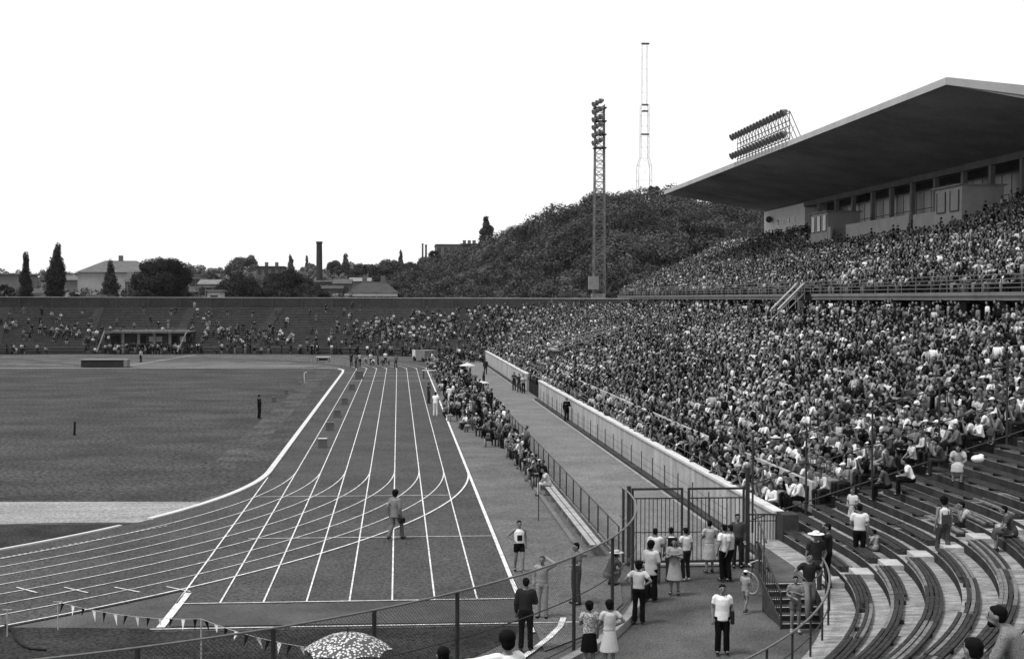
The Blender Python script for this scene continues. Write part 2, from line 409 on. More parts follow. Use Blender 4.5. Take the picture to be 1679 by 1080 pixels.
for k in range(NR-1):
    for i in range(len(FP)-1):
        (p, n), (p2, n2) = FP[i], FP[i+1]; o = (k+1)*ND+.05
        a, b, c, d = p+n*o, p+n*(o+.34), p2+n2*(o+.34), p2+n2*o; z = rowz(k+1)+.12
        s.quad((a.x, a.y, z), (b.x, b.y, z), (c.x, c.y, z), (d.x, d.y, z)); s.quad((a.x, a.y, z), (d.x, d.y, z), (d.x, d.y, z-.05), (a.x, a.y, z-.05))
at0(s.build('bench', mat('far_bench_boards', .10, .6, 1.6, .9, 0, .3, 4)), far)
for a in (82.5, 88.5, 94.8, 101, 107, 113):    # radial stair aisles
    s = MB(); u = Vector((math.cos(R_(a)), math.sin(R_(a)), 0)); v = Vector((-u.y, u.x, 0)); base = Vector((CF[0], CF[1], 0))+u*RF
    for k in range(NR*2-1):
        o = k*ND/2; z = Z0+NH/2*k+.16
        pts = [base+u*(o-.02)+v*.75, base+u*(o-.02)-v*.75, base+u*(o+ND/2)-v*.75, base+u*(o+ND/2)+v*.75]
        s.prism([(p.x, p.y) for p in pts][::-1], z-.16, z)
    at0(s.build('aisle_stairs', mat('aisle_concrete', .06, .3, 1.5)), far)
s = sweep(FP, [(-.25, 0), (-.25, Z0+.25), (0, Z0+.25), (0, 0)], True); at0(s.build('front_wall', mat('dark_front_wall', .05, .3, .5)), far)

# --- front wall of the main stand (two lengths, a passage between)
def wall_len(y0, y1, label):
    o = empty('wall', (12.5, (y0+y1)/2, 0), 0, label, 'wall')
    n = 6; P = [(Vector((xwall(y), y, 0)), Vector((1, 0, 0))) for y in np.linspace(y0, y1, n)]
    at0(sweep(P, [(-.25, 0), (-.25, 1.62), (-.01, 1.62), (-.01, 0)], True).build('wall_face', M_wallc), o)
    at0(sweep(P, [(-.31, 1.622), (-.31, 1.72), (.06, 1.72), (.06, 1.622)], True).build('coping', M_white), o)
    at0(sweep(P, [(-.62, .03), (-.62, .16), (-.30, .16), (-.30, .03)], True).build('footing', mat('dark_footing', .045, .4, 1.5)), o)
    at0(sweep(P, [(-.86, .03), (-.86, .10), (-.70, .10), (-.70, .03)], True).build('gutter_kerb', M_conc), o)
    return o
wall_len(44.4, 117.0, 'long pale rendered wall along the foot of the packed stand, nearer length')
wall_len(127.5, 183.0, 'pale rendered wall along the foot of the packed stand, farther length beyond the passage')
o = empty('parapet', (14.3, 90, 0), 0, 'low pale parapet running through the packed lower stand behind the front rows', 'wall')
for y0, y1 in ((46.2, 60.5), (61.2, 76), (76.6, 95), (95.5, 128)):
    P = [(Vector((xwall(y)+1.62, y, 0)), Vector((1, 0, 0))) for y in (y0, y1)]
    at0(sweep(P, [(-.07, 1.3), (-.07, 2.42), (.07, 2.42), (.07, 1.3)], True).build('panel', M_wallc), o)
s = MB()
for y in np.arange(47.5, 117, 3.0): s.tube((xwall(y)+.12, y, 1.1), (xwall(y)+.12, y, 1.98), .02)
s.tube((xwall(47.5)+.12, 47.5, 1.98), (xwall(116.5)+.12, 116.5, 1.98), .028)
s.build('handrail', M_steel, label='thin dark handrail just behind the coping of the pale wall', cat='railing')

# wire fence on stakes in front of the wall
wf = empty('wire_fence', (11.9, 80, 0), 0, 'low fence of thin stakes and wire in front of the pale wall', 'fence')
wi = MB()
for y in np.arange(50, 116, 2.9):
    s = MB(); x = xwall(y)-.48; s.tube((x, y, 0), (x, y, 1.15), .022); at0(s.build('post', M_steel), wf)
for zz in (.55, .9): wi.tube((xwall(50)-.48, 50, zz), (xwall(114)-.48, 114, zz), .008)
at0(wi.build('wire', M_steel), wf)

# --- upper tier, balcony, building, roof
XU, YU0, YU1, UD, UH, UN = 32.0, 58.0, 196.0, .8, .335, 22
XW = XU+UD*UN+.1; ZU = 9.05
ufar = lambda o: YU1+o*.55            # far end runs outwards
s = MB(); zz = ZU
P = [(XU, ZU)]
for k in range(UN): P += [(XU+(k+1)*UD, ZU+UH*k), (XU+(k+1)*UD, ZU+UH*(k+1))]
P = [(XU, ZU)]+P[1:]
bot = [(XW, ZU-1), (XU, ZU-.42)]
prof = P+[(XW, ZU+UH*UN)]+bot
for x, zq in prof: s.v += [(x, YU0, zq), (x, ufar(x-XU), zq)]
m = len(prof)
for j in range(m): a, b = 2*j, 2*((j+1) % m); s.f.append((a, b, b+1, a+1))
s.f.append(tuple(2*j for j in range(m))[::-1]); s.f.append(tuple(2*j+1 for j in range(m)))
at0(s.build('upper_tier', M_step), stand)
s = MB()
for y0, y1 in ((YU0, 103), (107.5, 131), (131.3, ufar(0))): 
    s.bb(XU-.35, XU-.003, y0, y1, ZU-.36, ZU+.02); s.bb(XU-.42, XU-.35, y0, y1, ZU-.12, ZU+.08)
at0(s.build('balcony_edge', mat('balcony_concrete', .15, .2, .8)), stand)
s = MB()
for y in np.arange(YU0, 196, 2.4): s.tube((XU-.3, y, ZU), (XU-.3, y, ZU+1.0), .03)
for zq in (.3, .53, .76, 1.0): s.tube((XU-.3, YU0, ZU+zq), (XU-.3, 196, ZU+zq), .025)
at0(s.build('balcony_railing', M_steelm), stand)
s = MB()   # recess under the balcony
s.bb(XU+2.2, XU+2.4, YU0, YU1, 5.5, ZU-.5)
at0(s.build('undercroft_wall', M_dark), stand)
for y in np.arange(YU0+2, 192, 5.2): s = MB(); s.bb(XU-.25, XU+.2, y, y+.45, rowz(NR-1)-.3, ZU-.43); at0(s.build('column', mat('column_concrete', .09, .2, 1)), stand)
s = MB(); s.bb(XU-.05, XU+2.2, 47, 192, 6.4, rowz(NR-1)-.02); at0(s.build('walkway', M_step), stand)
# white stair railing between the tiers
s = MB()
for yy in (104.5, 106.4):
    s.tube((XU-2.6, yy, 7.9), (XU-.2, yy+1.0, 10.0), .09); s.tube((XU-2.6, yy, 7.1), (XU-.2, yy+1.0, 9.2), .05)
    for t in (0, .33, .66, 1): s.tube((XU-2.6+2.4*t, yy+t, 6.6+2.1*t), (XU-2.6+2.4*t, yy+t, 7.9+2.1*t), .03)
at0(s.build('stair_railing', M_steell), stand)
# back wall with bays
ZWB = ZU+UH*UN; ZWT = 20.6; YW0, YW1 = 86.0, 183.7
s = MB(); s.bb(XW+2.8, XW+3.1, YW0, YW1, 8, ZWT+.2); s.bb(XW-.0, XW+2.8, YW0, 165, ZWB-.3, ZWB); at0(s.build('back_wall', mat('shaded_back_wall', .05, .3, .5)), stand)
s = MB(); s.bb(XW, XW+2.79, 165, YW1, 8, ZWT-.05); at0(s.build('end_wall', mat('end_wall_render', .72, .1, .6)), stand)
bays = [159.4, 153.0, 147.2, 141.0, 135.5, 129.8, 124.0, 117.7, 112.0, 106.2, 100.5, 94.8, 89.2]
for y in bays:
    s = MB(); s.bb(XW-.12, XW+.3, y-.22, y+.22, ZWB, ZWT-.62); at0(s.build('column', mat('bay_column', .20, .2, .8)), stand)
s = MB(); s.bb(XW-.15, XW+.32, YW0, 165, ZWT-.6, ZWT-.02); at0(s.build('beam', mat('bay_beam', .13, .2, .8)), stand)
for a, b in zip(bays, bays[1:]):
    s = MB(); n_ = 3
    for j in range(n_+1): yy = a+(b-a)*j/n_; s.bb(XW+2.68, XW+2.79, yy-.06, yy+.06, ZWB+.4, ZWT-.9)
    s.bb(XW+2.68, XW+2.79, b, a, ZWB+1.3, ZWB+1.4)
    fr = at0(s.build('window_frame', M_steelm), stand)
    s = MB(); s.bb(XW+2.70, XW+2.74, b+.1, a-.1, ZWB+.4, ZWT-.9); s.build('pane', M_glass, fr)
M_par = mat('parapet_render', .30, .15, .8)
XF = 44.2
def yf(px): return AtX(px, 350, XF).y
def zf(px, py): return AtX(px, py, XF).z
for (a, b, py) in ((1333, 1362, 374), (1387, 1490, 360), (1497, 1577, 346)):
    s = MB(); s.bb(XF, XF+.22, yf(b), yf(a), 12.5, zf((a+b)/2, py)); at0(s.build('parapet', M_par), stand)
for (a, b, py, nwin) in ((1330, 1357.5, 350, 3), (1534, 1577.5, 308, 2)):
    y0, y1, zt = yf(b), yf(a), zf((a+b)/2, py)
    s = MB(); s.bb(XF-.04, XF+3.4, y0, y1, 12.5, zt); o = at0(s.build('commentary_booth', M_par), stand)
    s = MB(); s.bb(XF-.3, XF+3.6, y0-.2, y1+.2, zt+.003, zt+.12); s.build('roof_slab', M_conc, o)
    for j in range(nwin):
        a_ = y0+(y1-y0)*(j+.20)/nwin; b_ = y0+(y1-y0)*(j+.80)/nwin
        s = MB(); s.bb(XF-.08, XF-.045, a_, b_, zt-1.9, zt-.3); s.build('window', mat('booth_blind_%d' % nwin, .7 if nwin == 3 else .28, .1, 1), o)
        s = MB(); i_ = 0; s.rail3([(XF-.1, a_-.05, zt-2.0), (XF-.1, b_+.05, zt-2.0)], .04, .1); s.bb(XF-.12, XF-.081, a_-.1, a_, zt-1.895, zt-.3); s.bb(XF-.12, XF-.081, b_, b_+.1, zt-1.895, zt-.3); s.build('frame', M_steel, o)
s = MB()
for yy in (169, 171.5, 174, 176.5): s.bb(XW-.06, XW-.01, yy, yy+.7, 18.4, 19.1)
at0(s.build('window', M_glass), stand)
s = MB(); s.ball((XW-.5, 179.5, 19.3), .55, 10, 6, (.8, 1, .8)); s.tube((XW, 179.5, 19.3), (XW-.5, 179.5, 19.3), .1); at0(s.build('loudspeaker', M_steel), stand)
# roof: thin front edge, deeper at the back
XE, YN, YF = 36.0, 88.0, 184.0
zt0, zb0, ztb, zbb = 23.28, 22.86, 21.6, ZWT
s = MB(); XR = XW+6
pf = [(XE+.02, zb0), (XW+.5, zbb), (XR, zbb-.3), (XR, ztb-.1), (XE+.02, zt0)]
n = 24; yy = np.linspace(YN, YF, n+1)
for y in (YN+.02, YF-.02):
    for x, zq in pf: s.v.append((x, y, zq))
for j in range(5): s.f.append((j, (j+1) % 5, 5+(j+1) % 5, 5+j))
s.f.append((4, 3, 2, 1, 0)); s.f.append((5, 6, 7, 8, 9))
rf = at0(s.build('roof', M_soffit), stand)
s = MB(); s.bb(XE-.08, XE+.01, YN, YF, zb0-.02, zt0+.05)
s.v_ = 0
def sl(x0, x1, y, t):   # fascia on the end
    a = (zt0-ztb)/(XR-XE); b = (zb0-zbb)/(XW+.5-XE)
    for xx0, xx1 in ((x0, x1),):
        i = len(s.v); s.v += [(xx0, y, zb0-(xx0-XE)*b*.25-.03), (xx1, y, zb0-(xx1-XE)*.11-.1), (xx1, y, zt0-(xx1-XE)*a+.05), (xx0, y, zt0+.05-(xx0-XE)*a)]
        s.v += [(p[0], y+t, p[2]) for p in s.v[i:i+4]]
        for q in ((0,1,2,3),(7,6,5,4),(0,4,5,1),(1,5,6,2),(2,6,7,3),(3,7,4,0)): s.f.append(tuple(i+k for k in q))
sl(XE+.012, XR, YN-.09, .1); s.build('fascia', M_fascia, rf)
# low white wall at the far top of the upper tier
for (y0, y1) in ((184.5, 191.5), (192.3, 203.5)):
    s = MB(); s.bb(XW-.2, XW, y0, y1, ZWB-1.5, ZWB+.45); at0(s.build('rear_parapet', M_wallc), stand)

# floodlights on the roof edge
fb = empty('floodlight_bank', (XE, 134.5, zt0), 0, 'long double-row bank of floodlights standing on the roof edge', 'floodlights')
f = MB()
for y in np.arange(125.2, 144.8, 1.22):
    f.tube((XE+1.6, y, zt0-.2), (XE+.2, y, zt0+2.9), .04); f.tube((XE+.2, y, zt0+.0), (XE+.2, y, zt0+2.9), .035); f.tube((XE+.2, y, zt0+.3), (XE+1.0, y+1.22, zt0+1.7), .025)
for zq in (.35, 1.5, 2.0, 2.7): f.tube((XE+.2, 125, zt0+zq), (XE+.2, 145, zt0+zq), .05)
at0(f.build('frame', M_steelm), fb)
for zq in (.75, 2.75):
    for y in np.arange(125.0, 145.5, 1.22):
        s = MB(); c = Vector((XE-.35, y, zt0+zq)); d = Vector((-.85, -.12, -.5)).normalized()
        s.tube(c-d*.28, c+d*.2, .15, 10, .36); s.tube(c+d*.2, c+d*.27, .38, 10); s.tube(c-d*.3, (XE+.2, y, zt0+zq-.05), .035)
        at0(s.build('lamp', mat('roof_lamp_housing', .09, .3, 4, .5)), fb)

# vomitory in the lower stand
vo = empty('vomitory', (22.0, 92, 0), 0, 'stairwell entrance with white railings amid the packed lower stand', 'entrance')
v0 = AtX(928, 598, 16.6); vy = v0.y
s = MB(); s.bb(15.4, 15.7, vy-1.5, vy+4.0, 2.0, 3.55); s.bb(15.7, 22, vy-1.5, vy-1.3, 2, 3.6); at0(s.build('side_wall', mat('vomitory_wall', .06, .3, 1)), vo)
s = MB(); s.bb(15.2, 15.75, vy-1.6, vy+4.1, 3.56, 3.72); at0(s.build('lintel', M_conc), vo)
s = MB()
for yy_ in (vy-1.4, vy+4.0):
    for zq in (.5, 1.0): s.tube((15.6, yy_, 3.6+zq-.3), (22.5, yy_, 5.4+zq-.3), .035)
    for t in (0, .25, .5, .75, 1): s.tube((15.6+6.9*t, yy_, 3.2+1.8*t), (15.6+6.9*t, yy_, 4.3+1.8*t), .03)
at0(s.build('railing', M_conc), vo)

# dividing fence of tall poles at the near end of the stand
df = empty('dividing_fence', (13, 47, 1.1), 0, 'tall dark pole-and-rail fence climbing the rows between packed and bare seating', 'fence')
dx = [12.0, 13.85, 16.15, 18.5, 20.9, 23.3]
for x in dx:
    zf = Z0+(x-12.7)*NH/ND if x > 12.7 else 1.1
    s = MB(); s.tube((x, 45.6, zf-.3), (x, 45.6, zf+3.05), .036); at0(s.build('post', M_steel), df)
for h in (.35, 1.55, 2.75):
    s = MB(); sl_ = NH/ND; s.tube((12.0, 45.6, Z0+h-.2), (25.5, 45.6, Z0+h+12.8*sl_), .026); at0(s.build('rail', M_steel), df)
s = MB(); s.tube((13.2, 45.4, 1.0), (17.0, 45.4, 2.3), .10, 6); at0(s.build('kick_board', mat('sloping_board', .16, .3, 3)), df)

# ================================================================ CURVED MESH FENCE
cf = empty('mesh_fence', (7.4, 44.5, 0), 0, 'tall curved wire mesh fence sweeping from the gate across the foreground', 'fence')
RFN = 21.4; FH = 2.5
def fp(a, z=0, r=RFN): return Vector((CN[0]+r*math.cos(R_(a)), CN[1]+r*math.sin(R_(a)), z))
for zz, rr in ((FH, .034), (1.5, .018), (.35, .018)):
    s = MB(); s.path([fp(a, zz) for a in np.linspace(-100, 3.2, 90)], rr*.8); at0(s.build('rail', M_steelm if zz == FH else M_steel), cf)
pa = []
for x, y in ((450, 1030), (615, 1000), (750, 970), (935, 911), (1000, 880), (1027, 850), (1030, 800)):
    p = G(x, y, FH); pa.append(math.degrees(math.atan2(p.y-CN[1], p.x-CN[0])))
pa += [pa[0]-7, pa[0]-14, pa[0]-21]
for a in pa: s = MB(); s.tube(fp(a), fp(a, FH), .045, 8); at0(s.build('post', M_steel), cf)
s = MB(); cell = .085; arc_len = RFN*R_(103); n = int(arc_len/cell)
for d_ in (1, -1):
    for i in range(-30, n+30):
        pts = []
        for t in range(0, 7):
            u = i*cell+d_*t*FH/6; 
            if u < 0 or u > arc_len: continue
            pts.append(fp(-100+math.degrees(u/RFN), .08+t*(FH-.1)/6))
        for a, b in zip(pts, pts[1:]):
            i0 = len(s.v); w_ = Vector((0, 0, .0042)); s.v += [tuple(a-w_), tuple(b-w_), tuple(b+w_), tuple(a+w_)]; s.f.append((i0, i0+1, i0+2, i0+3))
at0(s.build('wire_mesh', M_steel), cf)
s = MB(); s.rail3([fp(a, 0, RFN+.15) for a in np.linspace(-100, -2, 60)], .26, .22); at0(s.build('plinth', M_conc), cf)

# straight mesh fence beside the track
sf = empty('mesh_fence', (7.4, 100, 0), 0, 'long low wire mesh fence between the track apron and the asphalt path', 'fence')
s = MB(); y0, y1 = 45.5, 186
s.tube((7.4, y0, 1.08), (7.4, y1, 1.08), .022); s.tube((7.4, y0, .12), (7.4, y1, .12), .015)
at0(s.build('rail', M_steel), sf)
for y in np.arange(y0, y1, 2.4)[:58]: s = MB(); s.tube((7.4, y, 0), (7.4, y, 1.1), .028); at0(s.build('post', M_steel), sf)
s = MB(); cell = .08
for d_ in (1, -1):
    for i in range(int((y1-y0)/cell)):
        a = Vector((7.4, y0+i*cell, .1)); b = Vector((7.4, y0+i*cell+d_*1.0, 1.08)); i0 = len(s.v); w_ = Vector((0, .005, 0)); s.v += [tuple(a-w_), tuple(b-w_), tuple(b+w_), tuple(a+w_)]; s.f.append((i0, i0+1, i0+2, i0+3))
at0(s.build('wire_mesh', M_steel), sf)
bn = empty('bench', (6.75, 75, 0), 0, 'long white double-plank bench along the track side of the mesh fence', 'bench')
for j, (x, z) in enumerate(((6.55, .42), (6.78, .42))):
    s = MB(); 
    for yy_ in np.arange(45.6, 158, 4.0): s.bb(x-.09, x+.09, yy_, yy_+3.94, z, z+.04)
    at0(s.build('seat_plank', mat('bench_paint', .26, .3, 2, .8)), bn)
for yy_ in np.arange(46.2, 158, 2.0): s = MB(); s.bb(6.5, 6.84, yy_, yy_+.08, 0, .42); at0(s.build('leg', M_conc), bn)
s = MB(); s.bb(6.15, 6.33, 45.6, 170, 0, .14); s.build('kerb', mat('weathered_kerb', .12, .3, 2), kind='structure')

# ================================================================ GATE
GY = 44.2
def gate_leaf(x0, x1, h, label, bars, par=None, top=True):
    o = empty('gate', ((x0+x1)/2, GY, 0), 0, label, 'gate', 'tall barred steel gates closing the path')
    f = MB(); 
    for x in (x0, x1): f.bb(x-.035, x+.035, GY-.035, GY+.035, .08, h)
    f.bb(x0+.036, x1-.036, GY-.03, GY+.03, h-.07, h); f.bb(x0+.036, x1-.036, GY-.025, GY+.025, h-.36, h-.32); f.bb(x0+.036, x1-.036, GY-.03, GY+.03, .1, .17); f.bb(x0+.036, x1-.036, GY-.02, GY+.02, 1.08, 1.11)
    at0(f.build('frame', M_steel), o)
    for k in range(1, bars):
        x = x0+(x1-x0)*k/bars; s = MB(); s.tube((x, GY+.0, .17), (x, GY, h-.36), .014); at0(s.build('bar', M_steel), o)
    return o
xg = [AtY(x, 870, GY).x for x in (1037, 1118, 1129, 1219)]
gate_leaf(xg[0], xg[1], 2.55, 'left leaf of the tall barred steel gate, beside the curved mesh fence', 12)
gate_leaf(xg[2], xg[3], 2.55, 'right leaf of the tall barred steel gate, beside the lower barred panel', 13)
for x, lb in ((xg[0]-.12, 'dark steel gatepost at the end of the curved mesh fence'), (xg[3]+.13, 'dark steel gatepost between the gate and the lower barred panel')):
    s = MB(); s.bb(x-.06, x+.06, GY-.06, GY+.06, 0, 2.62 if x < 9 else 3.2); s.build('gatepost', M_steel, label=lb, cat='post')
o = empty('fence_panel', (12, GY, 0), 0, 'low barred steel panel between the gatepost and the pale wall', 'fence')
f = MB(); x0, x1 = xg[3]+.2, 12.42
f.bb(x0, x1, GY-.02, GY+.02, 1.62, 1.67); f.bb(x0, x1, GY-.02, GY+.02, 1.42, 1.45); f.bb(x0, x1, GY-.02, GY+.02, .12, .17); at0(f.build('frame', M_steel), o)
for x in np.linspace(x0, x1, 10): s = MB(); s.tube((x, GY, .1), (x, GY, 1.62), .014); at0(s.build('bar', M_steel), o)
s = MB(); s.bb(xg[0], xg[3], GY-.35, GY-.10, ZT+.003, ZT+.06); s.build('kerb', M_conc, kind='structure')

# ================================================================ STAIRS TO THE TERRACE
st = empty('staircase', (10.9, 35.4, 0), 0, 'short flight of concrete steps from the asphalt yard up to the curved terrace', 'stairs')
SX0, SX1, SY0 = 10.15, 11.45, 35.4
nst = 6
for k in range(nst):
    s = MB(); s.bb(SX0, SX1, SY0+k*.34+.02, SY0+(k+1)*.34+.02, 0, (k+1)*Z0T/nst-.05); s.bb(SX0-.01, SX1, SY0+k*.34, SY0+(k+1)*.34+.02, (k+1)*Z0T/nst-.049, (k+1)*Z0T/nst)
    at0(s.build('step', mat('stair_concrete', .05, .35, 3)), st)
s = MB()
for k in range(nst): s.bb(SX0-.001, SX1+.001, SY0+k*.34-.012, SY0+k*.34+.05, (k+1)*Z0T/nst+.001, (k+1)*Z0T/nst+.006)
at0(s.build('nosing', mat('worn_nosing', .33, .3, 6)), st)
s = MB(); s.prism([(10.35, SY0+nst*.34+.02), (SX1+.19, SY0+nst*.34+.02), (11.64, 43.4), (11.5, 43.4)], 0, Z0T-.004); at0(s.build('landing', mat('landing_concrete', .07, .3, 2)), st)
s = MB()   # left balustrade panel, shaped like a fin with bars
a, b = Vector((SX0-.05, SY0+.1, .15)), Vector((SX0-.05, SY0+2.3, 1.2))
s.tube((SX0-.05, SY0, 0), (SX0-.05, SY0, .95), .03); s.tube((SX0-.05, SY0, .95), (SX0-.05, SY0+2.2, 1.9), .03); s.tube((SX0-.05, SY0+2.2, 1.0), (SX0-.05, SY0+2.2, 1.9), .03); s.tube((SX0-.05, SY0, .2), (SX0-.05, SY0+2.2, 1.05), .025)
for t in np.linspace(.1, .9, 9): s.tube((SX0-.05, SY0+2.2*t, .2+.85*t), (SX0-.05, SY0+2.2*t, .95+.95*t), .012)
at0(s.build('left_balustrade', M_steel), st)
s = MB(); s.path([(10.32, SY0+2.3, 1.9), (11.46, 43.3, 1.95)], .028)
for y in (38.6, 40, 41.4, 42.8): s.tube((10.32+(y-37.7)*.2036, y, .8), (10.32+(y-37.7)*.2036, y, 1.92), .02)
at0(s.build('landing_railing', M_steel), st)
s = MB(); s.bb(12.42, 12.95, 43.4, 44.15, 0, 1.75); s.build('pier', mat('dark_pier', .04, .3, 2), label='dark square pier ending the pale wall beside the stairs landing', cat='pier')
# curved handrail on the terrace lip
def ft_(a, z): return Vector((CT[0]+(RT+.14)*math.cos(R_(a)), CT[1]+(RT+.14)*math.sin(R_(a)), z))
cr = empty('handrail', (11.6, 36, 1.1), 0, 'curved steel handrail with two rails along the lip of the near terrace', 'railing')
for zz, rr in ((.88, .028), (.45, .016)):
    s = MB(); s.path([ft_(a, Z0T+zz-.1*0) for a in np.linspace(-75, -9.5, 60)], rr); at0(s.build('rail', M_steelm if zz == .88 else M_steel), cr)
for a in np.arange(-74, -9, 4.1): s = MB(); s.tube(ft_(a, 0.5), ft_(a, Z0T+.88), .026); at0(s.build('post', M_steel), cr)

# ================================================================ PEOPLE
def loft(A, pts, rad, n=8, ux=(1, 0, 0), cap=.6, cat=0):
    pts = [Vector(p) for p in pts]; N = len(pts); i0 = len(A['v'])
    rr = [(r, r) if not isinstance(r, tuple) else r for r in rad]
    rings = []
    t0 = (pts[1]-pts[0]).normalized(); t1 = (pts[-1]-pts[-2]).normalized()
    if cap > 0:
        m0 = min(rr[0]); m1 = min(rr[-1])
        P = [pts[0]-t0*m0*cap*.75]+pts+[pts[-1]+t1*m1*cap*.75]; RR = [(rr[0][0]*.66, rr[0][1]*.66)]+rr+[(rr[-1][0]*.66, rr[-1][1]*.66)]
    else: P, RR = pts, rr; m0 = m1 = 0
    M = len(P)
    for k in range(M):
        t = (P[min(k+1, M-1)]-P[max(k-1, 0)]).normalized(); u = Vector(ux); u = u-t*u.dot(t)
        if u.length < .2: u = Vector((0, 1, 0)); u = u-t*u.dot(t)
        u.normalize(); v = t.cross(u)
        for j in range(n):
            a = 2*math.pi*j/n; A['v'].append(tuple(P[k]+u*RR[k][0]*math.cos(a)+v*RR[k][1]*math.sin(a))); A['c'].append(cat)
    for k in range(M-1):
        for j in range(n): a = i0+k*n+j; b = i0+k*n+(j+1) % n; A['f'].append((a, b, b+n, a+n))
    A['f'].append(tuple(i0+j for j in range(n))[::-1]); A['f'].append(tuple(i0+(M-1)*n+j for j in range(n)))
def ell(A, c, r, n=10, m=6, cat=0):
    s = MB(); s.ball((0, 0, 0), 1, n, m); i0 = len(A['v'])
    A['v'] += [(c[0]+x*r[0], c[1]+y*r[1], c[2]+z*r[2]) for x, y, z in s.v]; A['c'] += [cat]*len(s.v)
    A['f'] += [tuple(i0+k for k in q) for q in s.f]
V = Vector
def joints(base='stand', arms=('down', 'down'), lean=0., turn=0., headturn=0., headdown=0.):
    J = {}
    if base in ('stand', 'walk', 'walk2', 'lean'):
        J['P'] = V((0, 0, .94)); J['C'] = V((0, lean*.5, 1.22)); J['N'] = V((0, lean, 1.45)); J['H'] = V((0, lean+.025, 1.60))
        J['S'] = [V((-.175, lean*.9, 1.395)), V((.175, lean*.9, 1.395))]
        J['hip'] = [V((-.09, 0, .91)), V((.09, 0, .91))]
        J['knee'] = [V((-.10, .02, .50)), V((.10, .03, .50))]; J['ank'] = [V((-.11, -.03, .09)), V((.11, -.01, .09))]
        if base == 'lean': J['knee'][1] = V((.13, .10, .50)); J['ank'][1] = V((.15, .06, .09))
        if base == 'walk': J['knee'] = [V((-.1, .0, .51)), V((.1, .22, .53))]; J['ank'] = [V((-.1, -.26, .13)), V((.1, .27, .09))]
        if base == 'walk2': J['knee'] = [V((-.1, .14, .51)), V((.1, -.02, .50))]; J['ank'] = [V((-.1, .16, .09)), V((.1, -.2, .12))]
        J['toe'] = [a+V((.0 + (-.02 if i == 0 else .02), .15, -.055)) for i, a in enumerate(J['ank'])]
    elif base == 'sit':
        J['P'] = V((0, -.03, .53)); J['C'] = V((0, .02+lean*.5, .80)); J['N'] = V((0, .05+lean, 1.03-lean*.25)); J['H'] = V((0, .10+lean*1.15, 1.17-lean*.35))
        J['S'] = [V((-.175, .03+lean*.9, .975-lean*.22)), V((.175, .03+lean*.9, .975-lean*.22))]
        J['hip'] = [V((-.09, 0, .52)), V((.09, 0, .52))]; J['knee'] = [V((-.13, .42, .53)), V((.13, .42, .53))]
        J['ank'] = [V((-.13, .44, .09)), V((.13, .40, .09))]; J['toe'] = [a+V((0, .15, -.055)) for a in J['ank']]
    elif base == 'crouch':
        J['P'] = V((0, -.18, .34)); J['C'] = V((0, -.02, .58)); J['N'] = V((0, .12, .80)); J['H'] = V((0, .19, .93))
        J['S'] = [V((-.175, .1, .75)), V((.175, .1, .75))]
        J['hip'] = [V((-.09, -.16, .33)), V((.09, -.16, .33))]; J['knee'] = [V((-.14, .24, .46)), V((.14, .22, .40))]
        J['ank'] = [V((-.12, .02, .09)), V((.12, .0, .09))]; J['toe'] = [a+V((0, .15, -.055)) for a in J['ank']]
    elif base == 'start':      # sprinter on the blocks
        J['P'] = V((0, -.25, .68)); J['C'] = V((0, .02, .70)); J['N'] = V((0, .26, .68)); J['H'] = V((0, .38, .64))
        J['S'] = [V((-.175, .2, .63)), V((.175, .2, .63))]
        J['hip'] = [V((-.09, -.25, .62)), V((.09, -.25, .62))]; J['knee'] = [V((-.1, .0, .33)), V((.1, -.38, .24))]
        J['ank'] = [V((-.1, -.34, .12)), V((.1, -.72, .14))]; J['toe'] = [a+V((0, .07, -.08)) for a in J['ank']]
    elif base == 'lie':
        return joints('crouch', arms)
    J['E'] = []; J['W'] = []; J['hd'] = []
    for i, sg in enumerate((-1, 1)):
        S = J['S'][i]; a = arms[i]; Cc = J['C']
        if a == 'down': E = S+V((sg*.06, -.03, -.27)); W = E+V((sg*.0, .07, -.24))
        elif a == 'hip': E = S+V((sg*.19, -.08, -.19)); W = J['P']+V((sg*.17, .04, .12))
        elif a == 'fold': E = S+V((sg*.07, .06, -.26)); W = Cc+V((-sg*.06, .20, .03))
        elif a == 'front': E = S+V((sg*.07, .03, -.26)); W = V((sg*.05, S.y+.24, S.z-.30))
        elif a == 'up': E = S+V((sg*.17, .16, -.02)); W = J['H']+V((sg*.11, .12, .03))
        elif a == 'head': E = S+V((sg*.20, .02, .10)); W = J['H']+V((sg*.10, -.04, .06))
        elif a == 'out': E = S+V((sg*.26, .05, -.03)); W = E+V((sg*.24, .04, .01))
        elif a == 'swing': E = S+V((sg*.05, -.14, -.23)); W = E+V((0, .05, -.24))
        elif a == 'swingf': E = S+V((sg*.05, .12, -.24)); W = E+V((-sg*.02, .17, -.16))
        elif a == 'pocket': E = S+V((sg*.11, -.06, -.26)); W = J['P']+V((sg*.17, .06, -.03))
        elif a == 'knee': E = S+V((sg*.08, .10, -.24)); k_ = J['knee'][i]; W = k_+V((-sg*.03, -.10, .085)) if (k_+V((-sg*.03, -.10, .085))-E).length < .36 else E+((k_+V((0, -.1, .085)))-E).normalized()*.26
        elif a == 'chin': E = J['knee'][i]+V((-sg*.02, -.10, .09)); W = J['H']+V((sg*.05, .10, -.11)); 
        elif a == 'floor': E = S+V((sg*.04, .02, -.26)); W = E+V((0, .03, -.25))
        if a == 'chin' and (E-S).length > .34: E = S+(E-S).normalized()*.30
        d = (W-E).normalized(); J['E'].append(E); J['W'].append(W); J['hd'].append(d)
    return J
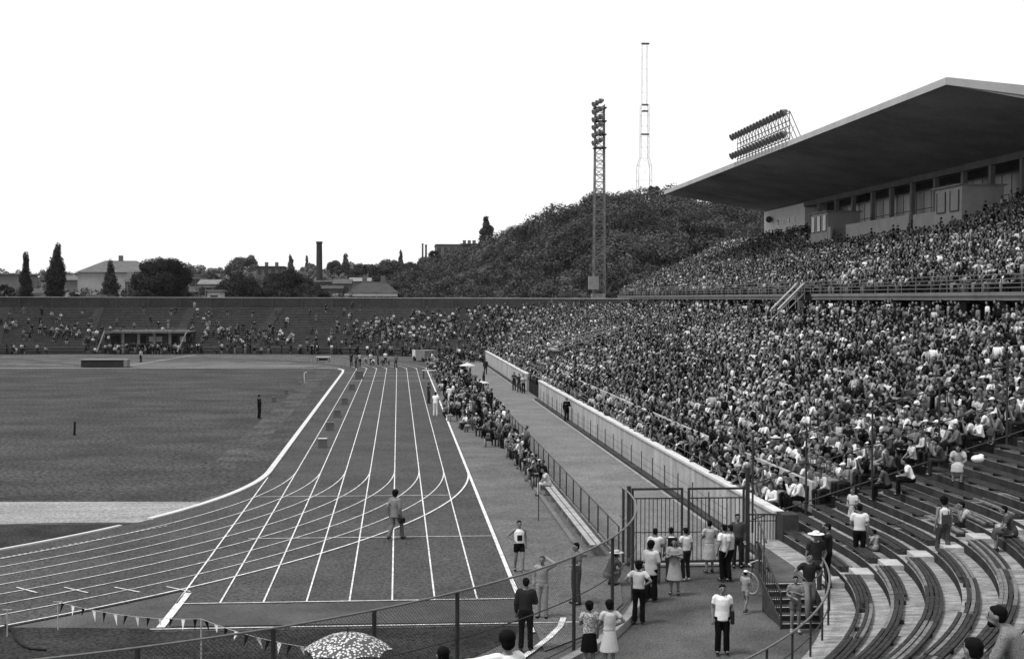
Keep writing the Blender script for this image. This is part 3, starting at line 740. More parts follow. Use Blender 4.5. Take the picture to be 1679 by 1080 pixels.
def head_parts(A, J, hi=True, cat=0):
    H = J['H']; n = 12 if hi else 6
    ell(A, (H.x, H.y, H.z+.015), (.076, .093, .098), n, 8 if hi else 4, cat)
    if hi:
        ell(A, (H.x, H.y+.028, H.z-.058), (.056, .062, .055), 10, 6, cat)
        loft(A, [(H.x, H.y+.085, H.z+.018), (H.x, H.y+.108, H.z-.018)], [.012, .019], 6, cat=cat)
        for sg in (-1, 1): ell(A, (H.x+sg*.079, H.y-.005, H.z-.005), (.014, .022, .03), 6, 4, cat)
        ell(A, (H.x, H.y+.088, H.z-.052), (.024, .012, .012), 6, 4, cat)
def hand(A, W, d, sg, cat=0, grip=False):
    side = Vector((1, 0, 0)) if abs(d.x) < .7 else Vector((0, 1, 0)); side = (side-d*side.dot(d)).normalized(); nrm = d.cross(side)*(1 if sg > 0 else -1)
    loft(A, [W, W+d*.045, W+d*.09], [(.026, .02), (.040, .018), (.038, .015)], 8, side, .5, cat)
    for k, (o, ln) in enumerate(((-.030, .062), (-.010, .074), (.010, .070), (.029, .055))):
        b = W+d*.088+side*o; m = b+d*ln*.5+nrm*.006; e = b+d*ln*.92+nrm*(.026 if not grip else .05)
        loft(A, [b, m, e], [.0115, .011, .0095], 6, side, .6, cat)
    b = W+d*.03+side*(.034*-sg); loft(A, [b, b+d*.03+side*(-sg*.022)+nrm*.01, b+d*.062+side*(-sg*.026)+nrm*.02], [.014, .0125, .0105], 6, side, .6, cat)
def body_mesh(J, build=1.0, hi=True):
    A = {'v': [], 'f': [], 'c': []}; n = 12
    P, Cc, N = J['P'], J['C'], J['N']
    loft(A, [P+V((0, 0, -.06)), P, (P+Cc)/2, Cc, (Cc+N)/2+V((0, 0, .03)), N-(N-Cc)*.12], [(.13*build, .09*build), (.15*build, .105*build), (.13*build, .095*build), (.15*build, .11*build), (.165*build, .10*build), (.10, .07)], n)
    loft(A, [N-(J['H']-N)*.5, N, J['H']-V((0, 0.02, .03))], [.06, .052, .05], 10)
    head_parts(A, J)
    for i, sg in enumerate((-1, 1)):
        loft(A, [J['S'][i]+V((-sg*.06, 0, 0)), J['S'][i]], [.062, .06], 10)
        loft(A, [J['S'][i], (J['S'][i]+J['E'][i])/2, J['E'][i]], [.056, .048, .038], 10)
        loft(A, [J['E'][i], J['E'][i]*.65+J['W'][i]*.35, J['W'][i]], [.039, .038, .025], 10)
        hand(A, J['W'][i], J['hd'][i], sg)
        loft(A, [J['hip'][i], J['hip'][i]*.5+J['knee'][i]*.5, J['knee'][i]], [.088*build, .074*build, .055], 10)
        loft(A, [J['knee'][i], J['knee'][i]*.65+J['ank'][i]*.35+V((0, -.012, 0)), J['ank'][i]], [.056, .056, .036], 10)
        loft(A, [J['ank'][i]+V((0, -.03, -.03)), J['ank'][i]*.4+J['toe'][i]*.6+V((0, 0, -.01)), J['toe'][i]], [(.034, .034), (.04, .032), (.036, .018)], 8)
    return A
def shirt_mesh(J, build=1.0, sleeve='short', length=.0, open_=0):
    A = {'v': [], 'f': [], 'c': []}; e = .018; P, Cc, N = J['P'], J['C'], J['N']; b = build
    low = P+V((0, 0, -length))
    pts = [low, P+V((0, 0, .03)), (P+Cc)/2, Cc, (Cc+N)/2+V((0, 0, .03)), N-(N-Cc)*.10]
    rad = [(.15*b+e*1.4, .108*b+e*1.2), (.15*b+e*1.2, .105*b+e), (.137*b+e, .10*b+e), (.15*b+e, .11*b+e), (.168*b+e, .10*b+e), (.085+e, .062+e)]
    if length < .03: pts = pts[1:]; rad = rad[1:]
    loft(A, pts, rad, 14, cap=.25)
    if sleeve == 'none': return A
    for i, sg in enumerate((-1, 1)):
        S, E, W = J['S'][i], J['E'][i], J['W'][i]
        loft(A, [S+V((-sg*.07, 0, .0)), S], [.072, .075], 10)
        if sleeve == 'short': loft(A, [S, S*.4+E*.6], [.073, .066], 10, cap=.2)
        else: loft(A, [S, (S+E)/2, E], [.072, .064, .056], 10); loft(A, [E, (E+W)/2, W], [.056, .05, .042], 10, cap=.2)
    return A
def legs_mesh(J, build=1.0, kind='trousers', flare=1.0):
    A = {'v': [], 'f': [], 'c': []}; P = J['P']; b = build
    loft(A, [P+V((0, 0, -.07)), P+V((0, 0, .0)), P+V((0, 0, .07))+(J['C']-P)*.06], [(.15*b, .115*b), (.165*b, .122*b), (.15*b, .112*b)], 14, cap=.3)
    if kind in ('trousers', 'shorts'):
        for i in (0, 1):
            h, k, a = J['hip'][i], J['knee'][i], J['ank'][i]
            if kind == 'shorts': loft(A, [h, h*.45+k*.55], [.10*b, .088*b], 10, cap=.2)
            else:
                loft(A, [h, (h+k)/2, k], [.10*b, .086*b, .07*b], 10)
                loft(A, [k, (k+a)/2, a+V((0, 0, -.02))], [.07*b, .068*flare, .066*flare], 10, cap=.2)
    else:   # skirt or dress skirt to the knee
        k = (J['knee'][0]+J['knee'][1])/2
        if P.z > .7: loft(A, [P, V((0, P.y, .72)), V((0, k.y*.6, .44))], [(.168, .125), (.20, .165), (.235*flare, .20*flare)], 16, cap=.05)
        else: loft(A, [P, (P+k)/2+V((0, 0, .02)), k+V((0, .03, .0))], [(.17, .12), (.20, .115), (.20, .11)], 14); loft(A, [k+V((0, .02, .0)), k+V((0, .03, -.18))], [(.19, .09), (.21, .10)], 14, cap=.05)
    return A
def hair_mesh(J, style='short'):
    A = {'v': [], 'f': [], 'c': []}; H = J['H']
    ell(A, (H.x, H.y-.022, H.z+.045), (.086, .096, .085), 12, 8)
    ell(A, (H.x, H.y-.045, H.z+.0), (.078, .066, .085), 12, 8)
    if style == 'short': ell(A, (H.x, H.y+.045, H.z+.088), (.06, .035, .026), 8, 6)
    if style == 'afro': ell(A, (H.x, H.y-.02, H.z+.055), (.118, .118, .108), 12, 8); ell(A, (H.x, H.y-.05, H.z-.02), (.10, .08, .09), 12, 8)
    if style == 'long':
        ell(A, (H.x, H.y-.02, H.z+.05), (.098, .105, .092), 12, 8); loft(A, [(H.x, H.y-.055, H.z+.02), (H.x, H.y-.075, H.z-.09), (H.x, H.y-.08, H.z-.16)], [(.095, .07), (.10, .06), (.085, .04)], 12)
    if style == 'beard': ell(A, (H.x, H.y+.045, H.z+.088), (.06, .035, .026), 8, 6); ell(A, (H.x, H.y+.05, H.z-.085), (.056, .056, .045), 10, 6); 
    return A
def hat_mesh(J, kind='cap'):
    A = {'v': [], 'f': [], 'c': []}; H = J['H']
    ell(A, (H.x, H.y-.008, H.z+.075), (.092, .105, .07), 12, 6)
    if kind == 'brim':
        loft(A, [(H.x, H.y, H.z+.068), (H.x, H.y, H.z+.08)], [(.235, .245), (.20, .21)], 18, cap=0); ell(A, (H.x, H.y, H.z+.105), (.10, .115, .06), 12, 6)
    elif kind == 'cap': loft(A, [(H.x, H.y+.07, H.z+.075), (H.x, H.y+.155, H.z+.062)], [(.07, .012), (.05, .008)], 10, (1, 0, 0))
    return A
def shoe_mesh(J, i):
    A = {'v': [], 'f': [], 'c': []}; a, t = J['ank'][i], J['toe'][i]; d = (t-a); d.z = 0; d = d.normalized() if d.length > .02 else V((0, 1, 0))
    zb = a.z-.055
    b = V((a.x, a.y, zb)); loft(A, [b-d*.05, b+d*.03, b+d*.12, V((t.x, t.y, t.z+.015))+d*.015], [(.036, .034), (.042, .04), (.046, .032), (.034, .02)], 10, (1, 0, 0), .8)
    loft(A, [b+V((0, 0, .0)), a+V((0, 0, .015))], [.042, .045], 8, cap=.1)
    return A
_tmp = None
def solidify(A, voxel, sm=3):
    """union the overlapping lofts into one continuous smooth surface"""
    me = bpy.data.meshes.new('t'); me.from_pydata(A['v'], [], A['f']); o = bpy.data.objects.new('t', me); C.objects.link(o)
    r = o.modifiers.new('r', 'REMESH'); r.mode = 'VOXEL'; r.voxel_size = voxel
    if sm: q = o.modifiers.new('s', 'SMOOTH'); q.iterations = sm; q.factor = .5
    dg = bpy.context.evaluated_depsgraph_get(); dg.update()
    res = bpy.data.meshes.new_from_object(o.evaluated_get(dg)); bpy.data.objects.remove(o); bpy.data.meshes.remove(me)
    res.polygons.foreach_set('use_smooth', [True]*len(res.polygons)); return res
def rawmesh(A, name):
    me = bpy.data.meshes.new(name); me.from_pydata(A['v'], [], A['f']); me.polygons.foreach_set('use_smooth', [True]*len(me.polygons)); return me
CACHE = {}
def cached(key, fn, mname):
    if key not in CACHE: me = fn(); me.name = mname; me.materials.append(None); CACHE[key] = me
    return CACHE[key]
def add_part(name, me, m, par, label=None):
    o = bpy.data.objects.new(name, me); C.objects.link(o); o.parent = par
    o.material_slots[0].link = 'OBJECT'; o.material_slots[0].material = m
    if label: o['label'] = label
    return o
NPEOPLE = [0]
def person(loc, face, label, base='stand', arms=('down', 'down'), H=1.72, build=1.0, lean=0., shirt=.6, sleeve='short', slen=0., legs='trousers', leg=.03, flare=1., hair='short', hairm=None, hat=None, hatv=.7, shoe=.03, bag=None, shirtmat=None, legmat=None, group=None, fine=True, cat='person'):
    """face: heading in degrees, 0 = away from the camera (+Y), 90 = towards -X"""
    o = empty('person', loc, R_(face), label, cat, group); sc_ = H/1.72; o.scale = (sc_, sc_, sc_); NPEOPLE[0] += 1
    J = joints(base, arms, lean); k = (base, arms, lean)
    add_part('body', cached(('b', k, build), lambda: solidify(body_mesh(J, build), .0125, 2), 'body'), M_skin, o)
    add_part('shirt', cached(('s', k, build, sleeve, slen), lambda: solidify(shirt_mesh(J, build, sleeve, slen), .02, 2), 'shirt'), shirtmat or cloth(shirt), o)
    lk = {'trousers': 'trousers', 'shorts': 'shorts', 'skirt': 'skirt'}[legs]
    add_part(lk, cached(('l', k, build, legs, flare), lambda: solidify(legs_mesh(J, build, legs, flare), .02, 2), lk), legmat or cloth(leg), o)
    add_part('hair', cached(('h', k, hair), lambda: solidify(hair_mesh(J, hair), .016, 2), 'hair'), hairm or M_hair, o)
    if hat: add_part('hat', cached(('hat', k, hat), lambda: rawmesh(hat_mesh(J, hat), 'hat'), 'hat'), cloth(hatv), o)
    for i in (0, 1): add_part('shoe', cached(('sh', k, i), lambda: rawmesh(shoe_mesh(J, i), 'shoe'), 'shoe'), cloth(shoe), o)
    if fine:
        def eyes():
            A = {'v': [], 'f': [], 'c': []}; Hh = J['H']
            for sg in (-1, 1): ell(A, (Hh.x+sg*.031, Hh.y+.083, Hh.z+.012), (.014, .010, .008), 6, 4); ell(A, (Hh.x+sg*.031, Hh.y+.087, Hh.z+.034), (.02, .006, .005), 6, 4)
            ell(A, (Hh.x, Hh.y+.098, Hh.z-.052), (.02, .005, .004), 6, 4)
            return rawmesh(A, 'face')
        add_part('face', cached(('f', k), eyes, 'face'), M_hair, o)
    if bag:
        b = MB(); W = J['P']
        if bag == 'shoulder': b.box((-.24, .0, .92), (.09, .28, .30)); b.tube((-.20, .02, 1.06), (-.10, .02, 1.47), .012); b.tube((-.20, -.05, 1.06), (-.10, -.04, 1.47), .012)
        if bag == 'case': w_ = J['W'][1]+J['hd'][1]*.12; b.box((w_.x, w_.y, w_.z-.10), (.1, .26, .17)); b.tube((w_.x, w_.y-.08, w_.z-.02), (w_.x, w_.y, w_.z+.03), .01); b.tube((w_.x, w_.y+.08, w_.z-.02), (w_.x, w_.y, w_.z+.03), .01)
        bo = b.build('bag', M_rubber, label=None); bo.parent = o
    return o

# ---- foreground and field figures: (photo x, feet y, ground z, heading, ...)
def PG(x, y, z=None): p = G(x, y, ZT if z is None else z); return (p.x, p.y, p.z)
patt = patterned('spotted_blouse', .62, .12, 45); checkm = patterned('checked_shirt', .05, .15, 85); pattd = patterned('printed_dress', .16, .34, 40)
person(PG(1184, 1071), 172, 'man in white short-sleeved shirt and dark trousers alone in the middle of the yard', H=1.71, build=1.12, shirt=.74, slen=.1, leg=.02, bag='shoulder', flare=1.2)
person(PG(1047, 1021), -22, 'woman in pale top with hands on hips beside the curved mesh fence', H=1.66, arms=('hip', 'hip'), shirt=.5, leg=.02, hair='afro', flare=1.15)
person(PG(1067, 984), -35, 'stocky figure in long pale jacket and wide black trousers facing the gate', H=1.72, build=1.15, arms=('front', 'front'), shirt=.42, sleeve='long', slen=.18, leg=.02, hair='afro', flare=1.5)
person(PG(1074, 955), -10, 'person in white shirt nearest the left end of the gate', H=1.68, arms=('down', 'fold'), shirt=.66, leg=.05)
person(PG(1100, 952), 5, 'person in white sleeveless top with dark backpack before the gate', H=1.66, shirt=.68, sleeve='none', leg=.05)
b = MB(); q = PG(1100, 952); b.box((q[0], q[1]-.20, 1.22), (.28, .14, .38)); b.build('backpack', M_rubber, label='small dark backpack worn over the white sleeveless top near the gate', cat='bag')
person(PG(1106, 974), 160, 'woman in long striped grey dress standing before the gate', H=1.66, arms=('fold', 'fold'), shirt=.2, leg=.22, legs='skirt', slen=.05, flare=1.1, hair='short', lean=.03)
person(PG(1124, 950), 25, 'slim youth in white shirt and narrow dark trousers at the middle of the gate', H=1.62, arms=('front', 'down'), shirt=.66, leg=.03, shoe=.6)
person(PG(1163, 938), 12, 'woman in light printed knee-length dress looking through the gate', H=1.66, shirtmat=pattd, legmat=pattd, legs='skirt', arms=('fold', 'fold'))
person(PG(1187, 951), 30, 'man in white shirt and black trousers leaning at the right gate leaf', H=1.74, base='lean', shirt=.72, leg=.02, arms=('down', 'front'), slen=.05)
person(PG(1197, 951), 60, 'man half hidden beside the white-shirted man at the right gate leaf', H=1.72, base='lean', shirt=.5, leg=.02, arms=('down', 'down'))
person(PG(1209, 930, 0.02), 172, 'man in dark uniform standing behind the right gate leaf', H=1.75, shirt=.05, sleeve='long', leg=.03, shoe=.02)
person(PG(1222, 1003), -50, 'small child in white cap and grey playsuit walking across the yard', H=1.16, base='walk2', arms=('front', 'front'), shirt=.24, leg=.24, legs='shorts', hat='cap', hatv=.74, shoe=.06)
person(PG(1304, 1036), 165, 'child in dark patterned clothes at the foot of the concrete stairs', H=1.48, shirtmat=checkm, leg=.1, legs='shorts', arms=('fold', 'front'), shoe=.4, hair='short')
def on_step(x, y, k): return PG(x, y, (k)*Z0T/nst)
person(on_step(1326, 1012, 2), 178, 'man in black polo shirt and grey trousers coming down the concrete stairs', H=1.74, base='walk', arms=('hip', 'hip'), shirt=.035, leg=.16, lean=.04, build=1.05)
person(on_step(1337, 975, 5), 175, 'man in wide white sun hat and dark shirt at the top of the stairs', H=1.72, shirt=.03, leg=.05, hat='brim', hatv=.74, arms=('pocket', 'down'), build=1.05)
person(PG(1357, 962, Z0T), 80, 'man in dark jacket raising a pale-sleeved arm on the stair landing', H=1.75, shirt=.03, leg=.02, arms=('up', 'down'), sleeve='long')
person(PG(1409, 925, Z0T+.14), -15, 'man in white short-sleeved shirt and black trousers on the front row walkway', H=1.78, shirt=.66, leg=.02, slen=.0, arms=('front', 'down'))
person(PG(1436, 918, zt_(1)), 40, 'small child in patterned top perched on a pale aisle slab', H=1.2, base='sit', arms=('knee', 'knee'), shirtmat=patt, leg=.2, legs='shorts')
person(PG(1398, 872, zt_(1)), 120, 'child in pale dress standing beside the dark dividing fence', H=1.45, shirt=.5, leg=.45, legs='skirt', arms=('front', 'front'), hair='short', hairm=M_hairm)
person(PG(1547, 915, zt_(3)), 8, 'woman in dark dungarees over white top climbing the bare terrace', H=1.70, base='walk2', shirt=.66, sleeve='none', leg=.055, flare=1.15, arms=('down', 'down'), hair='afro')
b = MB(); q = Vector(PG(1547, 915, zt_(3))); b.box((q.x, q.y-.135, q.z+1.10), (.24, .02, .25)); b.tube((q.x-.09, q.y-.12, q.z+1.2), (q.x-.08, q.y-.03, q.z+1.46), .02); b.tube((q.x+.09, q.y-.12, q.z+1.2), (q.x+.08, q.y-.03, q.z+1.46), .02)
b.build('bib', cloth(.06), label='crossed straps and back bib of the dungarees on the terrace', cat='clothing')
person(PG(1592, 892, zt_(3)), 78, 'man in grey shirt sitting forward on a bare terrace bench, chin on hand', H=1.74, base='sit', lean=.16, arms=('chin', 'chin'), shirt=.34, leg=.02)
person(PG(1660, 905, zt_(5)), 70, 'seated woman with bare legs in dark dress at the right edge of the terrace', H=1.68, base='sit', lean=.12, arms=('knee', 'knee'), shirt=.05, leg=.05, legs='skirt')
# two big figures low on the right
p = G(1676, 1010, 5.2); person((p.x, p.y, p.z-1.17), 62, 'bearded man in checked shirt sitting low on the right of the near terrace', H=1.76, base='sit', lean=.14, arms=('knee', 'knee'), shirtmat=checkm, sleeve='long', leg=.05, hair='beard', build=1.15)
p = G(1612, 1066, 5.45); person((p.x, p.y, p.z-1.2), 20, 'man in white shirt seen from behind at the very bottom right', H=1.74, base='sit', lean=.03, arms=('knee', 'knee'), shirt=.7, leg=.05, build=1.1)
p = G(1735, 975, 4.9); person((p.x, p.y, p.z-1.2), 80, 'person reaching forward at the right edge just above the bearded man', H=1.72, base='sit', lean=.18, arms=('front', 'front'), shirt=.10, leg=.05)
def onterr(px, py):
    d = ray(px, py); t = 20
    while t < 80:
        x, y, z = d.x*t, d.y*t, CAMZ+d.z*t; r = (x-XT if y > CT[1] else math.hypot(x-CT[0], y-CT[1])-RT); k = max(0, int(r/ND))
        if z <= zt_(k): return (x, y, zt_(k))
        t += .03
    return (x, y, z)
for (px, py, hd, bs, ar, sh_, lg_, kind, lb, hh) in ((1572, 792, 150, 'sit', ('knee', 'knee'), .3, .3, 'skirt', 'woman in pale dress sitting at the edge of the bare benches beside a white bag', 'long'),
    (1545, 788, 80, 'sit', ('chin', 'chin'), .05, .03, 'trousers', 'dark hunched figure left of the woman with the white bag', 'short'),
    (1494, 812, 70, 'sit', ('front', 'front'), .7, .02, 'trousers', 'man in white shirt reading on the first bare bench right of the dividing fence', 'short'),
    (1455, 822, 60, 'sit', ('knee', 'knee'), .06, .02, 'trousers', 'dark figure bent forward at the foot of the dividing fence rails', 'short')):
    x, y, z = onterr(px, py); person((x, y, z), hd, lb, base=bs, arms=ar, shirt=sh_, leg=lg_, legs=kind, hair=hh, H=1.68, lean=.12)
x, y, z = onterr(1603, 776); b = MB(); b.ball((x, y, z+.42), .16, 9, 6, (1.4, 1, .8)); b.ball((x+.1, y, z+.5), .09, 7, 5, (1.3, 1, .9)); b.build('bag', cloth(.74), smooth=True, label='small crumpled white bag on the bare bench', cat='bag')
# girls and others at the mesh fence
person(PG(966, 1094), 4, 'girl in spotted white blouse and dark skirt watching through the mesh fence', H=1.56, shirtmat=patt, leg=.02, legs='skirt', arms=('fold', 'down'), hair='afro', slen=.06)
person(PG(999, 1095), 10, 'girl in pale knee-length dress beside the girl in the spotted blouse', H=1.60, shirt=.46, leg=.42, legs='skirt', flare=1.1, arms=('fold', 'hip'), hair='afro')
p = G(832, 1052, 4.55); person((p.x, p.y, p.z-1.5), 20, 'curly-haired youth in white shirt stretching an arm to the left, bottom centre', H=1.62, arms=('out', 'down'), shirt=.68, leg=.05, hair='afro', sleeve='long')
p = G(727, 1073, 4.5); person((p.x, p.y, p.z-1.5), 5, 'dark-haired head just showing at the bottom edge beside the fence post', H=1.60, shirt=.2, leg=.05)
person(PG(862, 1066), -12, 'dark-clad man carrying a white towel behind the mesh fence', H=1.8, base='stand', shirt=.03, sleeve='long', leg=.02, arms=('down', 'front'), lean=.03)
person(PG(889, 1012), 160, 'fair figure in light tracksuit raising a hand to the head behind the fence', H=1.70, shirt=.28, leg=.26, arms=('head', 'down'), sleeve='long', hair='short', hairm=M_hairm)
person(PG(945, 990), 110, 'man in grey shirt standing on the apron near the end of the bench', H=1.76, shirt=.09, leg=.06, arms=('front', 'pocket'), build=1.1)
person(PG(1003, 958), -60, 'person crouched in the corner between the mesh fence and the bench', H=1.66, base='crouch', arms=('knee', 'knee'), shirt=.07, leg=.1, hat='brim', hatv=.5)
person(PG(851, 938), 186, 'athlete in white vest with dark bib and dark shorts beside the thick track line', H=1.66, base='walk2', arms=('down', 'out') if False else ('down', 'hip'), shirt=.74, sleeve='none', leg=.02, legs='shorts')
b = MB(); q = PG(851, 938); b.box((q[0]+.012, q[1]-.125, 1.16), (.16, .015, .18)); b.build('race_bib', M_dark, label='dark number bib on the front of the athlete in the white vest', cat='bib')
person(PG(648, 884), -38, 'man in pale grey suit walking away across the track lanes carrying a bag', H=1.78, base='walk', arms=('swing', 'down'), shirt=.17, sleeve='long', slen=.16, leg=.13, flare=1.15, bag='case', hair='afro')
person(PG(425, 686), -60, 'man in black suit standing alone on the grass field', H=1.72, shirt=.02, sleeve='long', leg=.02, arms=('front', 'pocket'), slen=.1)
person(PG(231, 594), 150, 'figure in dark trousers standing near the jumping mat', H=1.75, shirt=.25, leg=.02, sleeve='long')
person(PG(714, 682), -20, 'official all in white bending at the outer lane', H=1.78, shirt=.74, leg=.66, lean=.06, arms=('front', 'front'), shoe=.5, build=1.1)
person(PG(738, 668), 20, 'official in white suit standing right of the bending official', H=1.8, shirt=.72, sleeve='long', leg=.6, arms=('fold', 'fold'), slen=.12, shoe=.4)
person(PG(703, 661), -60, 'dark-clothed bystander just left of the officials in white', H=1.7, shirt=.04, leg=.04, arms=('front', 'down'))
person(PG(731, 685), 100, 'small figure sitting on the thick track line beside the officials', H=1.6, base='crouch', shirt=.1, leg=.04, arms=('knee', 'knee'))
person(PG(796, 614), 170, 'man in dark uniform on the path beside the far length of pale wall', H=1.8, shirt=.03, sleeve='long', leg=.03)
for i, (x, y, v, lb) in enumerate(((843, 640, .04, 'leftmost figure of the group standing by the passage in the pale wall'), (851, 643, .03, 'second figure from the left in the group by the wall passage'), (858, 645, .45, 'figure in pale top in the group by the wall passage'), (879, 646, .03, 'dark figure at the right side of the wall passage'))):
    person(PG(x, y), 150+20*i, lb, H=1.74, shirt=v, leg=.03, arms=(('fold', 'fold'), ('pocket', 'down'))[i % 2], group='people by the wall passage')
person(PG(929, 692), 185, 'policeman in dark uniform standing against the pale wall', H=1.74, shirt=.022, sleeve='long', leg=.02, arms=('fold', 'down'), hat='cap', hatv=.1, slen=.1)
person(PG(771, 617), 100, 'man in dark trousers standing on the path side of the fence crowd', H=1.74, shirt=.5, leg=.03)
person(PG(793, 640), 90, 'dark figure with raised arm standing above the seated officials', H=1.8, shirt=.03, leg=.03, arms=('head', 'down'), sleeve='long')
# start line group, far end of the lanes
sl_n = [(576, 601, 'stand', .03, 'starter in dark clothes at the far left of the start'), (584, 604, 'stand', .06, 'second official from the left at the far start'), (590, 601, 'stand', .4, 'pale-shirted official at the left of the far start'), (608, 600, 'stand', .7, 'figure in white standing among the far lanes'), (620, 598, 'stand', .06, 'figure in dark top standing at the centre of the far start'), (632, 598, 'stand', .7, 'athlete in white top standing at the far start'), (649, 604, 'walk', .1, 'figure walking across the far lanes at the right of the start'),
        (600, 597, 'start', .2, 'leftmost crouching sprinter at the far start'), (612, 600, 'start', .5, 'crouching sprinter beside the figure in white'), (627, 601, 'start', .03, 'dark crouching sprinter at the centre of the far start'), (637, 600, 'start', .1, 'rightmost crouching sprinter at the far start')]
for x, y, bs, v, lb in sl_n:
    person(PG(x, y), 170 if bs != 'stand' else random.uniform(0, 360), lb, base=bs, arms=('floor', 'floor') if bs == 'start' else ('down', 'fold'), H=1.75, shirt=v, leg=.03, legs='shorts' if bs == 'start' else 'trousers', group='people at the far start line', fine=False)
# people along the bench near end
ben = [(872, 788, .7, 'man in white clothes seated on the long bench', .55), (866, 762, .25, 'hunched grey figure on the long bench', .04), (860, 768, .6, 'pale-shirted figure on the long bench second from the thin pole', .06), (893, 812, .5, 'youth with pale trousers seated nearest the camera on the long bench', .5)]
for x, y, v, lb, lv in ben:
    p = G(x, y, ZT); person((6.62, p.y, ZT), 90, lb, base='sit', lean=.12, arms=('knee', 'knee'), shirt=v, leg=lv, H=1.7)

# ---- seated spectators nearest the camera, individually
ORD = ['first', 'second', 'third', 'fourth', 'fifth', 'sixth', 'seventh', 'eighth', 'ninth', 'tenth', 'eleventh', 'twelfth', 'thirteenth', 'fourteenth', 'fifteenth', 'sixteenth', 'seventeenth', 'eighteenth', 'nineteenth', 'twentieth', 'twenty-first', 'twenty-second', 'twenty-third', 'twenty-fourth', 'twenty-fifth', 'twenty-sixth']
seatpos = []      # (row, y, x, z)
for k in range(NR):
    y = 46.0+random.uniform(0, .5)+max(0, (k-9)*.10)
    while y < 183:
        seatpos.append((k, y, xwall(y)+k*ND+ND+.12, rowz(k))); y += random.uniform(.44, .60)
from mathutils import noise as _nz
def occ_low(k, y, x):
    if random.random() < max(0, _nz.noise(Vector((y*.11, k*.33, 3.7)))*.9-.12): return False
    if k > 13 and random.random() < .06: return False
    if random.random() < .05: return False
    if 15.2 < x < 22.6 and vy-1.6 < y < vy+4.2: return False
    if x > XU-3 and 103.5 < y < 108: return False
    return True
seatpos = [q for q in seatpos if occ_low(q[0], q[1], q[2])]
vis = []
for q in seatpos:
    x, y, d = proj((q[2], q[1], q[3]+1)); vis.append((d, x < 1720, q))
vis.sort(key=lambda t: t[0])
NIND = 300-NPEOPLE[0]-14
ind = [t[2] for t in vis if t[1]][:NIND]; indset = set(ind)
shades = [(.74, 'white'), (.6, 'off-white'), (.46, 'pale'), (.34, 'light grey'), (.24, 'grey'), (.16, 'mid grey'), (.1, 'dark grey'), (.06, 'dark'), (.02, 'black')]
def rshade(): return random.choices(shades, [4, 2, 2, 2, 1, 2, 3, 6, 7])[0]
rowcount = {}
poses = [(('knee', 'knee'), .10), (('fold', 'fold'), .04), (('knee', 'chin'), .16), (('front', 'front'), .06), (('chin', 'chin'), .20), (('knee', 'knee'), .0)]
for q in sorted(ind, key=lambda q: (q[0], q[1])):
    k, y, x, z = q; rowcount[k] = rowcount.get(k, 0)+1; n_ = rowcount[k]
    v, vn = rshade(); pz = random.choice(poses); hatk = None; hh = random.choices(['short', 'long', 'afro'], [6, 2, 1])[0]; r_ = random.random()
    if r_ < .025: hatk = 'brim'
    elif r_ < .16: hatk = 'cap'
    sit = not (random.random() < .04)
    hd = {'brim': 'sun-hatted', 'cap': 'capped', None: {'short': 'short-haired', 'long': 'long-haired', 'afro': 'bushy-haired'}[hh]}[hatk]
    lab = f"{hd} spectator in {vn}, {ORD[min(n_-1, 25)]} from the dividing fence in the {ORD[k]} row"
    # seat is the front edge of the tread above
    sk = random.random() < .25; lv = random.choice([.02, .02, .02, .035, .035, .06, .16])
    person((x-.55+(0 if sit else .0), y, z+(0.02 if sit else 0)), 90+random.uniform(-28, 34), lab, base='sit' if sit else 'stand', arms=pz[0] if sit else ('fold', 'down'), lean=pz[1] if sit else 0, H=random.uniform(1.58, 1.82), shirt=v, sleeve=random.choice(['short', 'short', 'long']), leg=lv, legs='skirt' if sk else 'trousers', hair=hh, hairm=random.choice([M_hair, M_hair, M_hairm]), hat=hatk, hatv=random.choice([.74, .6, .34]), group='spectators seated in the near end of the stand', fine=False)

def tone_pick(x, y, z):
    b = _nz.noise(Vector((x*.22, y*.13, z*.2+5)))
    return np.clip(SP*np.exp(np.linspace(1, -1, 9)*b*1.6), 0, None)
# ---- the rest of the crowd, one mesh
def lod(base, arms, lean, n=6, hat=False, skirt=False):
    A = {'v': [], 'f': [], 'c': []}; J = joints(base, arms, lean); P, Cc, N = J['P'], J['C'], J['N']
    loft(A, [P+V((0, 0, .02)), Cc, (Cc+N)/2+V((0, 0, .05)), N-(N-Cc)*.05], [(.17, .12), (.17, .125), (.185, .115), (.08, .07)], n, cap=0, cat=2)
    for i, sg in enumerate((-1, 1)):
        loft(A, [J['S'][i]+V((-sg*.02, 0, .01)), J['E'][i]], [.066, .055], 4, cap=.5, cat=2)
        loft(A, [J['E'][i], J['W'][i]+J['hd'][i]*.09], [.042, .034], 4, cap=.3, cat=0)
        loft(A, [J['hip'][i], J['knee'][i], ], [.10, .075], 5, cap=.4, cat=3)
        loft(A, [J['knee'][i], J['ank'][i]-V((0, 0, .05))], [.07, .05], 4, cap=.3, cat=3 if not skirt else 0)
    H = J['H']; ell(A, (H.x, H.y+.015, H.z), (.08, .09, .112), 6, 4, 0); ell(A, (H.x, H.y-.022, H.z+.04), (.092, .098, .088), 6, 4, 4 if hat else 1)
    return A
temps = [lod('sit', a, l, 6, h, s_) for a, l, h, s_ in ((('knee', 'knee'), .1, 0, 0), (('fold', 'fold'), .04, 0, 1), (('knee', 'chin'), .16, 0, 0), (('front', 'front'), .06, 0, 1), (('chin', 'chin'), .2, 0, 0), (('knee', 'knee'), .08, 1, 0))]
temps += [lod('stand', a, 0, 6, 0, s_) for a, s_ in ((('down', 'down'), 0), (('fold', 'fold'), 0), (('hip', 'down'), 1))]+[lod('stand', ('head', 'down'), 0, 6, 1, 0)]
TV = [np.array(t['v'], np.float32) for t in temps]; TC = [np.array(t['c']) for t in temps]
